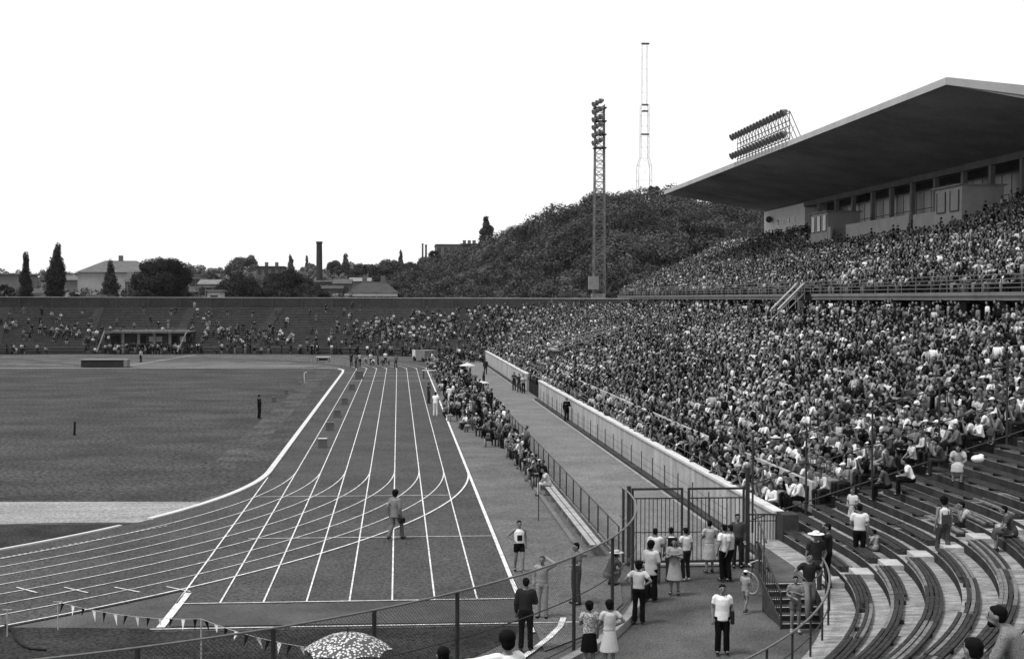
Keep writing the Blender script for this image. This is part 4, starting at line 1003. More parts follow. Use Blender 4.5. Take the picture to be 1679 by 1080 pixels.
TL = [np.array([i for f in t['f'] for i in f], np.int32) for t in temps]; TT = [np.array([len(f) for f in t['f']], np.int32) for t in temps]
crowd = []    # x, y, z, heading, template
for q in seatpos:
    if q in indset: continue
    k, y, x, z = q
    if proj((x, y, z+1))[0] > 1760: continue
    t = random.choice([0, 0, 1, 2, 3, 4, 5]) if random.random() > (.05 if k < 22 else .6) else random.choice([6, 7, 8])
    crowd.append((x-.55 if t < 6 else x-.45, y, z+.02, 90+random.uniform(-35, 35), t))
for k in range(UN):
    y = YU0+1; x = XU+(k+1)*UD
    while y < ufar(x-XU)-.4:
        y += random.uniform(.44, .60)
        if random.random() < .06 or proj((x, y, ZU+UH*k))[0] > 1760: continue
        if x > XF-.3 and yf(1577) < y < yf(1325): continue
        t = random.choice([0, 0, 1, 2, 3, 4, 5]) if random.random() > (.07 if k < 20 else .5) else random.choice([6, 7])
        crowd.append((x-.43, y, ZU+UH*k+.02, 90+random.uniform(-35, 35), t))
# far terrace: dense by the corner, thinning to the left, in clumps
clump = [(random.uniform(0, 760), random.uniform(510, 566), random.uniform(8, 30), random.uniform(4, 14)) for _ in range(34)]
clump += [(90, 545, 30, 14), (150, 545, 12, 14), (345, 540, 30, 12), (400, 545, 25, 14), (440, 552, 40, 12), (600, 540, 40, 14), (680, 545, 50, 16), (740, 530, 40, 22)]*2
for i in range(len(FP)-1):
    (p, n), (p2, n2) = FP[i], FP[i+1]
    for k in range(NR):
        a = p+n*(k*ND+.35); b = p2+n2*(k*ND+.35); L_ = (b-a).length; u = 0
        while u < L_:
            u += random.uniform(.45, .62); c = a+(b-a)*(u/L_); px, py, d = proj((c.x, c.y, rowz(k)+1))
            if px < -40: break
            if px > 900: pr_ = .93
            elif px > 760: pr_ = .17+.70*((px-760)/140)**1.3
            else: pr_ = .022+sum(.13*math.exp(-((px-cx)/sx)**2-((py-cy)/sy)**2) for cx, cy, sx, sy in clump); pr_ = min(pr_, .6)*(1.0 if px > 560 else .75)
            if px < 900 and k > 21: pr_ *= .25
            if random.random() > pr_: continue
            t = random.choice([0, 1, 2, 3, 4, 5]) if random.random() > .12 else random.choice([6, 7, 8])
            crowd.append((c.x, c.y, rowz(k)+.02, math.degrees(math.atan2(-n.y, -n.x))-90+random.uniform(-30, 30), t))
for i in range(46): crowd.append((AtY(random.uniform(178, 298), 560, 213.6).x, random.uniform(212.6, 215), ZT, random.uniform(120, 240), random.choice([6, 7, 8, 0])))
for i in range(210):     # people standing on the ground before the far terrace
    j = random.randrange(0, len(FP)-1); p, n = FP[j]; t_ = random.random(); q = p+(FP[j+1][0]-p)*t_-n*random.uniform(.4, 2.6)
    px = proj(q)[0]
    if -30 < px < 790: crowd.append((q.x, q.y, ZT, random.uniform(0, 360), random.choice([6, 7, 8, 0])))
for i in range(640):     # officials, reporters and athletes beside the straight
    y = 72+114*random.random()**.9; wd = min(1, (y-64)/30)
    if y < 92 and random.random() < .55: continue
    x = 7.15-random.random()**1.1*(2.7*wd+.3)+.25*math.sin(y*.9)*wd; x = min(x, 7.2)
    tt = random.choice([0, 1, 2, 3, 4, 5, 0, 2, 6, 7, 9] if y < 130 else [0, 1, 2, 3, 4, 5, 6, 7])
    crowd.append((x, y, ZT-(.1 if tt < 6 else 0), 90+random.uniform(-60, 60), tt))
for i in range(46):      # near stretch of the bench
    y = 61+random.random()*30; crowd.append((6.66+random.uniform(-.1, .05), y, ZT, 90+random.uniform(-30, 30), random.randrange(0, 6)))
vv = []; ll = []; tt_ = []; tones = []; off = 0
SH = np.array([.60, .42, .29, .22, .14, .085, .045, .016, .006]); SP = np.array([1.5, 2.1, 2.6, 2.6, 2.4, 2.6, 3, 7, 11.]); SP /= SP.sum()
for (x, y, z, hd, t) in crowd:
    a = math.radians(hd); c, s_ = math.cos(a), math.sin(a); sz = random.uniform(.9, 1.06); v0_ = TV[t]*sz
    o = np.empty_like(v0_); o[:, 0] = v0_[:, 0]*c-v0_[:, 1]*s_+x; o[:, 1] = v0_[:, 0]*s_+v0_[:, 1]*c+y; o[:, 2] = v0_[:, 2]+z
    vv.append(o); ll.append(TL[t]+off); tt_.append(TT[t]); off += len(o)
    pal = np.array([random.uniform(.08, .2), random.choice([.004, .005, .006, .02]), RNG.choice(SH, p=(lambda q: q/q.sum())(tone_pick(x, y, z))), random.choice([.006, .006, .007, .008, .01, .02, .04, .1, .2]), random.choice([.55, .4, .25])], np.float32)
    tones.append(pal[TC[t]])
vv = np.concatenate(vv); ll = np.concatenate(ll); tt_ = np.concatenate(tt_); tones = np.concatenate(tones)
me = bpy.data.meshes.new('crowd'); me.vertices.add(len(vv)); me.vertices.foreach_set('co', vv.ravel()); me.loops.add(len(ll)); me.loops.foreach_set('vertex_index', ll)
me.polygons.add(len(tt_)); st_ = np.concatenate([[0], np.cumsum(tt_)[:-1]]).astype(np.int32); me.polygons.foreach_set('loop_start', st_); me.polygons.foreach_set('use_smooth', np.ones(len(tt_), bool))
me.update(calc_edges=True)
at = me.attributes.new('tone', 'FLOAT', 'POINT'); at.data.foreach_set('value', tones)
me.materials.append(attr_mat('crowd_cloth_skin_hair')); co = bpy.data.objects.new('crowd', me); C.objects.link(co); setp(co, 'mass of spectators filling the stands and lining the far track', 'crowd', kind='stuff')
print('individual people', NPEOPLE[0], 'crowd', len(crowd), 'faces', len(tt_))

# ================================================================ OBJECTS ON THE GROUND
# umbrella
p = G(570, 1037, 4.4)
um = empty('umbrella', (p.x, p.y, p.z-2.3), 0, 'open umbrella with busy light and dark mottled pattern at the bottom edge', 'umbrella')
s = MB(); n = 24; rings = 8; Rr = .58
for r in range(rings+1):
    for k in range(n):
        f_ = r/rings; a = 2*math.pi*k/n; sc2 = 1-.10*abs(math.sin(a*4))*f_; s.v.append((math.cos(a)*Rr*f_*sc2, math.sin(a)*Rr*f_*sc2, 2.3-.22*f_**1.9+.035*abs(math.sin(a*4))*f_**3))
for r in range(rings):
    for k in range(n): s.f.append((r*n+k, (r+1)*n+k, (r+1)*n+(k+1) % n, r*n+(k+1) % n))
s.build('canopy', patterned('umbrella_print', .5, .05, 26), um, smooth=True)
s = MB(); s.tube((0, 0, 1.0), (0, 0, 2.38), .012); s.build('shaft', M_steel, um)
s = MB(); s.tube((0, 0, .95), (0, 0, 1.08), .02); s.build('handle', M_rubber, um)
for k in range(8):
    a = 2*math.pi*k/8; s = MB(); s.path([(math.cos(a)*Rr*f_*.94, math.sin(a)*Rr*f_*.94, 2.285-.22*f_**1.9) for f_ in np.linspace(0, 1, 6)], .004, 4); s.build('rib', M_steel, um)
person((p.x-.1, p.y+.12, p.z-2.35), 10, 'person standing under the mottled umbrella', H=1.5, shirt=.3, arms=('down', 'front'))
# bunting on thin posts
bu = empty('bunting', G(97, 1030), 0, 'string of light and dark pennants on thin posts across the near grass', 'bunting')
bp = [(97, 985, 1035), (333, 1050, 1120), (12, 1000, 1050)]
pts_s = []
posts = []
for (x, yt, yb) in ((12, 999, 1044), (95, 986, 1033)): 
    b0 = G(x, yb, 0); top = AtY(x, yt, b0.y); s = MB(); s.tube((b0.x, b0.y, 0), tuple(top), .018); s.tube((top.x-.12, top.y, top.z), (top.x+.12, top.y, top.z), .012); at0(s.build('post', M_steell), bu); posts.append(top)
b0 = G(330, 1089, 0); top = Vector((b0.x, b0.y, 1.1)); s = MB(); s.tube((b0.x, b0.y, 0), tuple(top), .02); at0(s.build('post', M_steell), bu); posts.append(top)
b0 = G(560, 1140, 0); top = Vector((b0.x, b0.y, 1.0)); s = MB(); s.tube((b0.x, b0.y, 0), tuple(top), .02); at0(s.build('post', M_steell), bu); posts.append(top)
cord = MB()
for a, b in ((posts[1], posts[2]), (posts[2], posts[3])):
    prev = None; N_ = 26
    for k in range(N_+1):
        t = k/N_; q = a.lerp(b, t); q = Vector((q.x, q.y, q.z-.14*4*t*(1-t)))
        if prev is not None: cord.tube(prev, q, .007, 4)
        prev = q
        if k % 2 == 1:
            d = (b-a).normalized(); s = MB(); w_ = .07; h = random.uniform(.2, .3); sk_ = random.uniform(-.12, .12)
            i0 = 0; s.v = [tuple(q-d*w_), tuple(q+d*w_), tuple(q+V((sk_, random.uniform(-.05, .05), -h)))]; s.v += [(x_, y_+.004, z_) for x_, y_, z_ in s.v]; s.f = [(0, 1, 2), (5, 4, 3), (0, 3, 4, 1), (1, 4, 5, 2), (2, 5, 3, 0)]
            at0(s.build('pennant', cloth(.74 if (k//2) % 2 else .02)), bu)
at0(cord.build('cord', M_steell), bu)
s = MB(); s.path([G(x, y)+V((0, 0, .05)) for x, y in ((8, 1027), (20, 1036), (26, 1050), (36, 1060), (50, 1066), (75, 1068))], .035); s.build('hose', M_rubber, label='black hose curling over the grass at the lower left', cat='hose')
# thin pole on the apron
p = G(883, 853, ZT); s = MB(); s.tube(tuple(p), (p.x, p.y, 2.1), .02); s.ball((p.x, p.y, 2.12), .04); s.build('pole', M_steel, label='thin dark upright pole standing alone on the apron', cat='pole')
p = G(122, 712, ZT); s = MB(); s.tube(tuple(p), (p.x+.03, p.y, .85), .07, 8); s.tube((p.x, p.y, .0), (p.x, p.y, .05), .12, 8); s.build('marker_post', M_dark, label='short black post standing on the grass field at the left', cat='post')
# lane marker boxes
mk = None
boxes = [(529, 733, .5, 'nearest box marker on the first lane line, with white bar on top'), (541, 705, .5, 'second nearest box marker on the first lane line'), (553, 683, .48, 'third box marker up the first lane line'), (565, 662, .48, 'fourth box marker up the first lane line'), (577, 639, .55, 'fifth box marker up the first lane line'), (589, 621, .85, 'largest box marker near the far start'),
         (449, 658, .3, 'small dark box on the grass left of the kerb, nearer one'), (469, 645, .3, 'small dark box on the grass left of the kerb, middle one'), (492, 628, .5, 'pale grey board on the grass near the far corner'), (529, 737, 0, '')]
for j, (x, y, sz, lb) in enumerate(boxes[:9]):
    p = G(x, y, ZT); o = empty('marker_box', tuple(p), 0, lb, 'marker', 'box markers beside the lanes' if j < 6 else 'boxes on the field')
    v = MB(); v.box((0, 0, sz*.42+.08), (sz, .35, sz*.84)); v.box((0, 0, .04), (sz*1.1, .4, .08)); v.build('box', mat('marker_grey', .09, .2, 4) if j != 8 else mat('marker_pale', .15, .2, 4), o)
    v = MB(); v.box((0, 0, sz*.84+.095), (sz*1.05, .38, .03)); v.build('lid', M_white if j == 0 else mat('marker_lid', .12, .2, 4), o)
p = G(499, 628, ZT); s = MB(); s.tube(tuple(p), (p.x, p.y, 1.1), .05); s.tube((p.x, p.y, 1.1), (p.x+.25, p.y, 1.15), .04); s.build('post', M_white, label='small white post with short arm beside the pale board', cat='post')
# jumping mat and table
p0, p1 = G(133, 602, ZT), G(201, 602, ZT); o = empty('landing_mat', tuple((p0+p1)/2), 0, 'big dark jumping mat with pale top lying on the far side of the field', 'mat')
w_ = (p1-p0).length; v = MB(); v.box((0, 1.3, .45), (w_, 2.6, .85)); v.build('cushion', mat('mat_side', .028, .2, 1), o); v = MB(); v.box((0, 1.3, .915), (w_+.15, 2.75, .07)); v.build('cover', mat('mat_cover', .16, .2, 1), o); v = MB(); v.box((w_/2+.25, 1.2, .5), (.4, 2.2, .9)); v.build('end_pad', mat('mat_pad', .2, .2, 1), o)
p = G(530, 593, ZT); o = empty('table', tuple(p), 0, 'low white-topped table on the far bend of the track', 'table')
v = MB(); v.box((0, 0, .68), (1.9, .9, .06)); v.build('tabletop', M_white, o)
for a in (-1, 1):
    for b in (-1, 1): v = MB(); v.box((a*.8, b*.35, .325), (.07, .07, .65)); v.build('leg', M_steel, o)
v = MB(); v.box((0, 0, .35), (1.2, .6, .3)); v.build('crate', M_dark, o)
# vehicles at the far end
def car(loc, rz, label, v=.03):
    o = empty('parked_car', loc, rz, label, 'car', 'cars parked before the far terrace')
    prof = [(-2.1, .35), (-2.1, .78), (-1.6, .92), (-.95, .96), (-.5, 1.38), (.75, 1.40), (1.25, .98), (2.0, .86), (2.1, .4)]
    s = MB(); n = len(prof)
    for k, (yy, w2) in enumerate(((-.82, 1), (.82, 1))):
        for x, z in prof: s.v.append((x, yy*(.86 if z > 1.2 else 1), z))
    s.f.append(tuple(range(n))); s.f.append(tuple(range(n, 2*n))[::-1])
    for k in range(n): s.f.append((k, n+k, n+(k+1) % n, (k+1) % n))
    s.build('body', mat('car_paint_%d' % (v*100), v, .05, 1, .3), o)
    s = MB()
    for sg in (-1, 1): s.quad((-.85, sg*.80, 1.0), (-.46, sg*.735, 1.32), (.68, sg*.735, 1.34), (1.05, sg*.80, 1.0))
    s.quad((-.93, -.72, 1.0), (-.55, -.64, 1.345), (-.55, .64, 1.345), (-.93, .72, 1.0)); s.quad((1.23, -.72, 1.03), (.80, -.64, 1.375), (.80, .64, 1.375), (1.23, .72, 1.03)); s.build('window', M_glass, o)
    for x in (-1.35, 1.3):
        for sg in (-.78, .78):
            s = MB(); s.tube((x, sg-.09, .32), (x, sg+.09, .32), .32, 14); wl = s.build('wheel', M_rubber, o); s = MB(); s.tube((x, sg-.1, .32), (x, sg+.1, .32), .15, 10); s.build('rim', M_steell, wl)
    for sg in (-.55, .55): s = MB(); s.tube((2.05, sg, .68), (2.12, sg, .68), .1, 10); s.build('headlight', M_white, o)
    return o
p = G(127, 579, ZT); car(tuple(p), .05, 'dark car parked before the far terrace, left of the tunnel canopy')
p = G(328, 579, ZT); car(tuple(p), math.pi-.05, 'dark car parked before the far terrace, right of the tunnel canopy', .02)
p = G(580, 580, ZT); car(tuple(p), .2, 'black car parked before the far terrace near the starter', .012)
p = G(697, 592, ZT)
o = empty('van', tuple(p), R_(-68), 'grey and white van parked at the far end beside the lanes', 'van')
v = MB(); v.bb(-1.1, 2.2, -1, 1, .45, 1.55); v.build('body', mat('van_grey', .14, .2, 1), o); v = MB(); v.bb(-2.3, -1.11, -.95, .95, .45, 1.5); v.build('cab', M_white, o); v = MB(); v.bb(-2.33, -2.301, -.8, .8, 1.0, 1.42); v.build('windscreen', mat('windscreen', .3, .1, 1, .3), o)
for x in (-1.6, 1.4):
    for sg in (-.9, .9): v = MB(); v.tube((x, sg-.1, .35), (x, sg+.1, .35), .35, 14); v.build('wheel', M_rubber, o)
# bicycles
def bicycle(loc, rz, label, tilt=0.):
    o = empty('bicycle', loc, rz, label, 'bicycle'); o.rotation_euler = (tilt, 0, rz)
    for x in (-.52, .52):
        s = MB(); s.path([(x+.33*math.cos(a), 0, .34+.33*math.sin(a)) for a in np.linspace(0, 2*math.pi, 25)], .018, 6); wl = s.build('wheel', M_steell, o)
        s = MB()
        for a in np.linspace(0, math.pi, 9)[:-1]: s.tube((x-.32*math.cos(a), 0, .34-.32*math.sin(a)), (x+.32*math.cos(a), 0, .34+.32*math.sin(a)), .003, 4)
        s.path([(x+.31*math.cos(a), 0, .34+.31*math.sin(a)) for a in np.linspace(0, 2*math.pi, 21)], .009, 4); s.build('spokes', M_steell, wl)
    s = MB()
    for a, b in (((-.52, 0, .34), (-.12, 0, .3)), ((-.52, 0, .34), (-.22, 0, .78)), ((-.12, 0, .3), (-.24, 0, .86)), ((-.12, 0, .3), (.36, 0, .74)), ((-.22, 0, .8), (.34, 0, .84)), ((.52, 0, .34), (.33, 0, .95))): s.tube(a, b, .016)
    s.build('frame', M_steel, o)
    s = MB(); s.path([(.18, -.25, .98), (.33, -.2, 1.0), (.33, .2, 1.0), (.18, .25, .98)], .02); s.build('handlebar', M_steell, o)
    s = MB(); s.ball((-.25, 0, .9), .1, 8, 5, (1.2, .7, .35)); s.build('saddle', M_rubber, o)
    s = MB(); s.tube((-.12, -.1, .3), (-.12, .1, .3), .05, 10); s.tube((-.12, .1, .3), (-.05, .1, .16), .012); s.tube((-.12, -.1, .3), (-.2, -.1, .44), .012); s.build('crank', M_steel, o)
    return o
p = G(1254, 978, ZT); bicycle(tuple(p), R_(125), 'bicycle leaning against the balustrade of the concrete stairs', -.15)
p = G(754, 676, ZT); bicycle(tuple(p), R_(15), 'bicycle standing at the edge of the seated officials')
# tables with pale tops among the officials
for j, (x, y, ln, lb) in enumerate(((720, 606, 2.6, 'farther white officials table beside the lanes'), (712, 620, 2.6, 'middle white officials table close to the outer lane'), (789, 641, 4.2, 'long white-topped table nearest the path side'))):
    p = G(x, y, ZT); o = empty('table', tuple(p), [R_(8), R_(5), R_(96)][j], lb, 'table', 'officials tables by the track'); v = MB(); v.box((0, 0, .86), (ln, .8, .05)); v.build('tabletop', M_white, o)
    for a in (-1, 1):
        for b in (-1, 1): v = MB(); v.box((a*(ln/2-.15), b*.32, .42), (.06, .06, .83)); v.build('leg', M_steel, o)
# small parasol amid officials
p = G(766, 628, ZT); o = empty('parasol', tuple(p), 0, 'small white parasol opened amid the officials by the straight', 'parasol'); v = MB()
for k in range(12):
    a, b = 2*math.pi*k/12, 2*math.pi*(k+1)/12; v.quad((0, 0, 2.1), (.85*math.cos(a), .85*math.sin(a), 1.8), (.85*math.cos(b), .85*math.sin(b), 1.8)); v.quad((0, 0, 2.06), (.85*math.cos(b), .85*math.sin(b), 1.76), (.85*math.cos(a), .85*math.sin(a), 1.76))
v.build('canopy', M_white, o); v = MB(); v.tube((0, 0, 0), (0, 0, 2.1), .02); v.build('pole', M_steel, o)
# equipment crates on the apron edge
p = G(1073, 962, ZT)
# scoreboard-like board on the left far base
# tunnel canopy in the far terrace
tl, tr = AtY(172, 537, 214.5), AtY(307, 537, 214.5); bl, br = AtY(166, 572, 214.0), AtY(296, 572, 214.0)
tu = empty('tunnel_entrance', ((tl.x+tr.x)/2, 214.5, 0), 0, 'entrance block with slanting railings and dark doorways in the far terrace', 'entrance')
v = MB(); v.bb(tl.x, tr.x, 214.2, 226, 3.25, 3.5); at0(v.build('roof_slab', mat('tunnel_concrete', .13, .3, 1)), tu)
v = MB(); v.bb(tl.x, tr.x, 214.15, 214.25, 3.9, 4.0); v.bb(tl.x, tr.x, 214.15, 214.25, 3.52, 3.6)
for x in np.linspace(tl.x, tr.x, 22): v.tube((x, 214.2, 3.5), (x, 214.2, 4.0), .04)
at0(v.build('railing', mat('tunnel_concrete', .13, .3, 1)), tu)
for x in np.linspace(tl.x+.3, tr.x-.3, 6)[1:5]: v = MB(); v.bb(x-.2, x+.2, 214.6, 215, 0, 3.24); at0(v.build('pillar', mat('tunnel_concrete', .13, .3, 1)), tu)
v = MB(); v.bb(tl.x+.5, tr.x-.5, 215.6, 215.9, 0, 3.24); at0(v.build('rear_wall', mat('tunnel_wall', .04, .2, 1)), tu)
for f0, f1 in ((.06, .16), (.37, .48), (.75, .87)):
    v = MB(); v.bb(tl.x+(tr.x-tl.x)*f0, tl.x+(tr.x-tl.x)*f1, 215.5, 215.59, 0, 2.8); at0(v.build('doorway', M_dark), tu)
for f0, f1 in ((.52, .68), (.9, .97)):
    v = MB(); v.bb(tl.x+(tr.x-tl.x)*f0, tl.x+(tr.x-tl.x)*f1, 215.5, 215.59, 1.9, 2.7); at0(v.build('window', mat('bright_window', .28, .1, 1)), tu)
for a, b in ((tl, bl), (tr, br)): v = MB(); v.tube((a.x, 214.1, 3.5), (b.x, 210.8, .5), .12); at0(v.build('sloping_rail', mat('tunnel_concrete', .13, .3, 1)), tu)
for i in range(36):
    pass
# low boundary fence in front of the far terrace
o = empty('railing', (-38, 213, 0), 0, 'low dark railing running along the foot of the far terrace', 'railing')
v = MB(); PP = [p-n*.35 for p, n in FP]; v.path([(q.x, q.y, 1.05) for q in PP], .035, 5); v.path([(q.x, q.y, .6) for q in PP], .025, 5); at0(v.build('rail', M_steelm), o)
for q in PP[::1][:75]: v = MB(); v.tube((q.x, q.y, 0), (q.x, q.y, 1.05), .04, 5); at0(v.build('post', M_steel), o)

# ================================================================ MASTS
def lattice(v, x, y, z0, z1, w0, w1, step, r, rb):
    n = max(1, int((z1-z0)/step))
    for k in range(n):
        a, b = z0+(z1-z0)*k/n, z0+(z1-z0)*(k+1)/n; wa, wb = w0+(w1-w0)*k/n, w0+(w1-w0)*(k+1)/n
        ca = [(x+i*wa/2, y+j*wa/2, a) for i, j in ((-1, -1), (1, -1), (1, 1), (-1, 1))]; cb = [(x+i*wb/2, y+j*wb/2, b) for i, j in ((-1, -1), (1, -1), (1, 1), (-1, 1))]
        for i in range(4): v.tube(ca[i], cb[i], r, 4); v.tube(ca[i], ca[(i+1) % 4], rb, 4); v.tube(ca[i], cb[(i+1) % 4] if k % 2 else cb[(i-1) % 4], rb, 4)
TY = 216.0; tb = AtY(982, 480, TY); tp = AtY(982, 172, TY)
ft = empty('floodlight_tower', (tb.x, TY, 0), 0, 'tall lattice floodlight tower rising beside the far corner of the stand', 'floodlight tower')
v = MB(); lattice(v, tb.x, TY, 9.5, tp.z, 1.75, 1.35, 1.1, .12, .065); at0(v.build('mast', M_steelm), ft)
v = MB(); v.bb(tb.x-1.1, tb.x+.9, TY-1, TY+1, 0, 9.5); at0(v.build('base_pillar', M_conc), ft)
v = MB(); v.box((tb.x-1.0, TY-.9, 11.2), (1.6, .9, 2.1), 0); at0(v.build('control_box', mat('cabinet_grey', .2, .2, 2)), ft)
for z in (32.5, 34.6, 36.7, 38.8):
    v = MB(); v.bb(tb.x-1.0, tb.x+1.0, TY-1.1, TY+.8, z-.08, z+.08); at0(v.build('platform', M_steel), ft)
for r_ in range(6):
    z = 33.2+r_*1.22
    v = MB(); v.tube((tb.x-1.1, TY-.9, z), (tb.x+.1, TY-.9, z+.75), .05); at0(v.build('lamp_arm', M_steel), ft)
    for j in range(3):
        v = MB(); c = V((tb.x-.95+j*.55, TY-1.15-.1*j, z+j*.26)); d = V((-.8, -.35, -.3)).normalized(); v.tube(c-d*.3, c+d*.25, .2, 9, .42); v.tube(c+d*.25, c+d*.33, .44, 9); at0(v.build('lamp', mat('tower_lamp', .12, .2, 4, .5) if True else mat('lamp_housing', .05, .2, 4, .5)), ft)
RY = 520.0; rb0 = AtY(1056, 340, RY); r1 = AtY(1056, 272, RY); r2 = AtY(1057, 172, RY); r3 = AtY(1057, 72, RY)
rm = empty('radio_mast', (rb0.x, RY, 20), 0, 'very tall thin pale lattice radio mast on the wooded hill', 'mast')
M_mast = mat('pale_mast_paint', .40, .1, 1)
v = MB(); lattice(v, rb0.x, RY, 20, r1.z, 5.2, 5.0, 5, .12, .045); lattice(v, rb0.x, RY, r1.z, r1.z+3, 4.9, 3.2, 3, .12, .045); lattice(v, r2.x, RY, r1.z+3, r2.z, 3.1, 3.0, 4, .11, .04); lattice(v, r3.x, RY, r2.z, r3.z-.5, 2.0, 1.9, 4, .06, .028)
at0(v.build('lattice', M_mast), rm)
for z, w_ in ((r3.z, 2.9), (r2.z, 2.4), (r2.z-2.4, 2.2), (r1.z+12, 3.2)):
    v = MB(); v.bb(rb0.x-w_/2+.2, rb0.x+w_/2+.2, RY-.8, RY+.8, z-.25, z+.25); at0(v.build('platform', mat('mast_platform', .09, .1, 1)), rm)

# ================================================================ TREES, HILL AND TOWN
M_leaf = attr_mat('leaves', .9)
_n = M_leaf.node_tree; _b = _n.nodes['Principled BSDF']; _t = _n.nodes.new('ShaderNodeBsdfTranslucent'); _m = _n.nodes.new('ShaderNodeMixShader'); _m.inputs[0].default_value = .12
_n.links.new(_n.nodes['Attribute'].outputs['Fac'], _t.inputs['Color']); _n.links.new(_b.outputs[0], _m.inputs[1]); _n.links.new(_t.outputs[0], _m.inputs[2]); _n.links.new(_m.outputs[0], _n.nodes['Material Output'].inputs['Surface']); M_bark = mat('bark', .05, .3, 6)
def crown_arrays(blobs, size, dens, tone, rng, up=.35, jit=.55):
    """leaf-sized quads spread through ellipsoidal clumps: returns verts (n*4,3) and tones"""
    VV = []; TT2 = []
    for (c, r) in blobs:
        n = int(dens*(r[0]*r[1]+r[0]*r[2])*2); n = max(n, 12)
        d = rng.normal(size=(n, 3)); d /= np.linalg.norm(d, axis=1)[:, None]
        rad = rng.uniform(.55, 1.08, n)[:, None]; P_ = np.array(c)+d*rad*np.array(r)
        nr = d*.9+rng.normal(size=(n, 3))*jit; nr[:, 2] += up; nr /= np.linalg.norm(nr, axis=1)[:, None]
        a = np.cross(nr, rng.normal(size=(n, 3))); a /= np.linalg.norm(a, axis=1)[:, None]; b = np.cross(nr, a)
        s_ = size*rng.uniform(.6, 1.3, n)[:, None]; a *= s_; b *= s_*.75
        VV.append(np.stack([P_-a, P_-b*.9, P_+a, P_+b], 1).reshape(-1, 3)); t = tone*rng.uniform(.8, 1.25)*np.ones(n)*rng.uniform(.85, 1.15, n); TT2.append(np.repeat(t, 4))
    return np.concatenate(VV), np.concatenate(TT2)
def leaf_obj(name, VV, TT2, parent=None):
    n = len(VV)//4; me = bpy.data.meshes.new(name); me.vertices.add(n*4); me.vertices.foreach_set('co', VV.astype(np.float32).ravel()); me.loops.add(n*4); me.loops.foreach_set('vertex_index', np.arange(n*4, dtype=np.int32))
    me.polygons.add(n); me.polygons.foreach_set('loop_start', np.arange(0, n*4, 4, dtype=np.int32)); me.update(calc_edges=True)
    at = me.attributes.new('tone', 'FLOAT', 'POINT'); at.data.foreach_set('value', TT2.astype(np.float32)); me.materials.append(M_leaf)
    o = bpy.data.objects.new(name, me); C.objects.link(o)
    if parent: o.parent = parent
    return o
def tree(px, pytop, wpx, D, label, kind='round', tone=.045, name='tree', group=None, pyb=489):
    top = AtY(px, pytop, D); z0 = terrain(top.x, D)-.3; W_ = wpx/FPX*D; Hh = top.z-z0; rng = np.random.default_rng(int(px*7+pytop))
    o = empty(name, (top.x, D, z0), 0, label, 'tree', group)
    blobs = []
    if kind == 'poplar':
        for i in range(26):
            t = i/25; rw = W_/2*(.55+.45*min(1, t*3))*(1 if t < .6 else max(.42, 1-((t-.6)/.42)**2))*.80; zz = Hh*(.2+.77*t)
            blobs.append(((rng.uniform(-.5, .5)*W_*.42*(1-t*.7), rng.uniform(-.5, .5)*W_*.42*(1-t*.7), zz), (max(.5, rw*rng.uniform(.7, 1.1)), max(.5, rw), Hh*.07)))
    else:
        zc = Hh-W_*.40; lo = max(Hh*.25, Hh-W_*.9)
        for i in range(34):
            th = rng.uniform(0, 2*math.pi); u = rng.uniform(-1, 1); rr = math.sqrt(max(0, 1-u*u))*rng.uniform(.55, .82)
            blobs.append(((math.cos(th)*rr*W_/2, math.sin(th)*rr*W_/2, lo+(Hh-lo)*(.5+.5*u*.74)), tuple(W_*rng.uniform(.10, .2) for _ in range(2))+(W_*rng.uniform(.09, .15),)))
    leafsz = max(.16, D/FPX*1.5); dens = 5.5/(leafsz*leafsz)*.55
    VV, T2 = crown_arrays(blobs, leafsz, dens, tone, rng); leaf_obj('crown', VV, T2*.72, o)
    s = MB(); s.tube((0, 0, 0), (0, 0, Hh*.55), W_*.045+.1, 8, W_*.02+.05)
    for i in range(7): c = blobs[rng.integers(len(blobs))][0]; s.tube((0, 0, Hh*rng.uniform(.25, .5)), c, W_*.014+.03, 5, .03)
    s.build('trunk', M_bark, o); return o
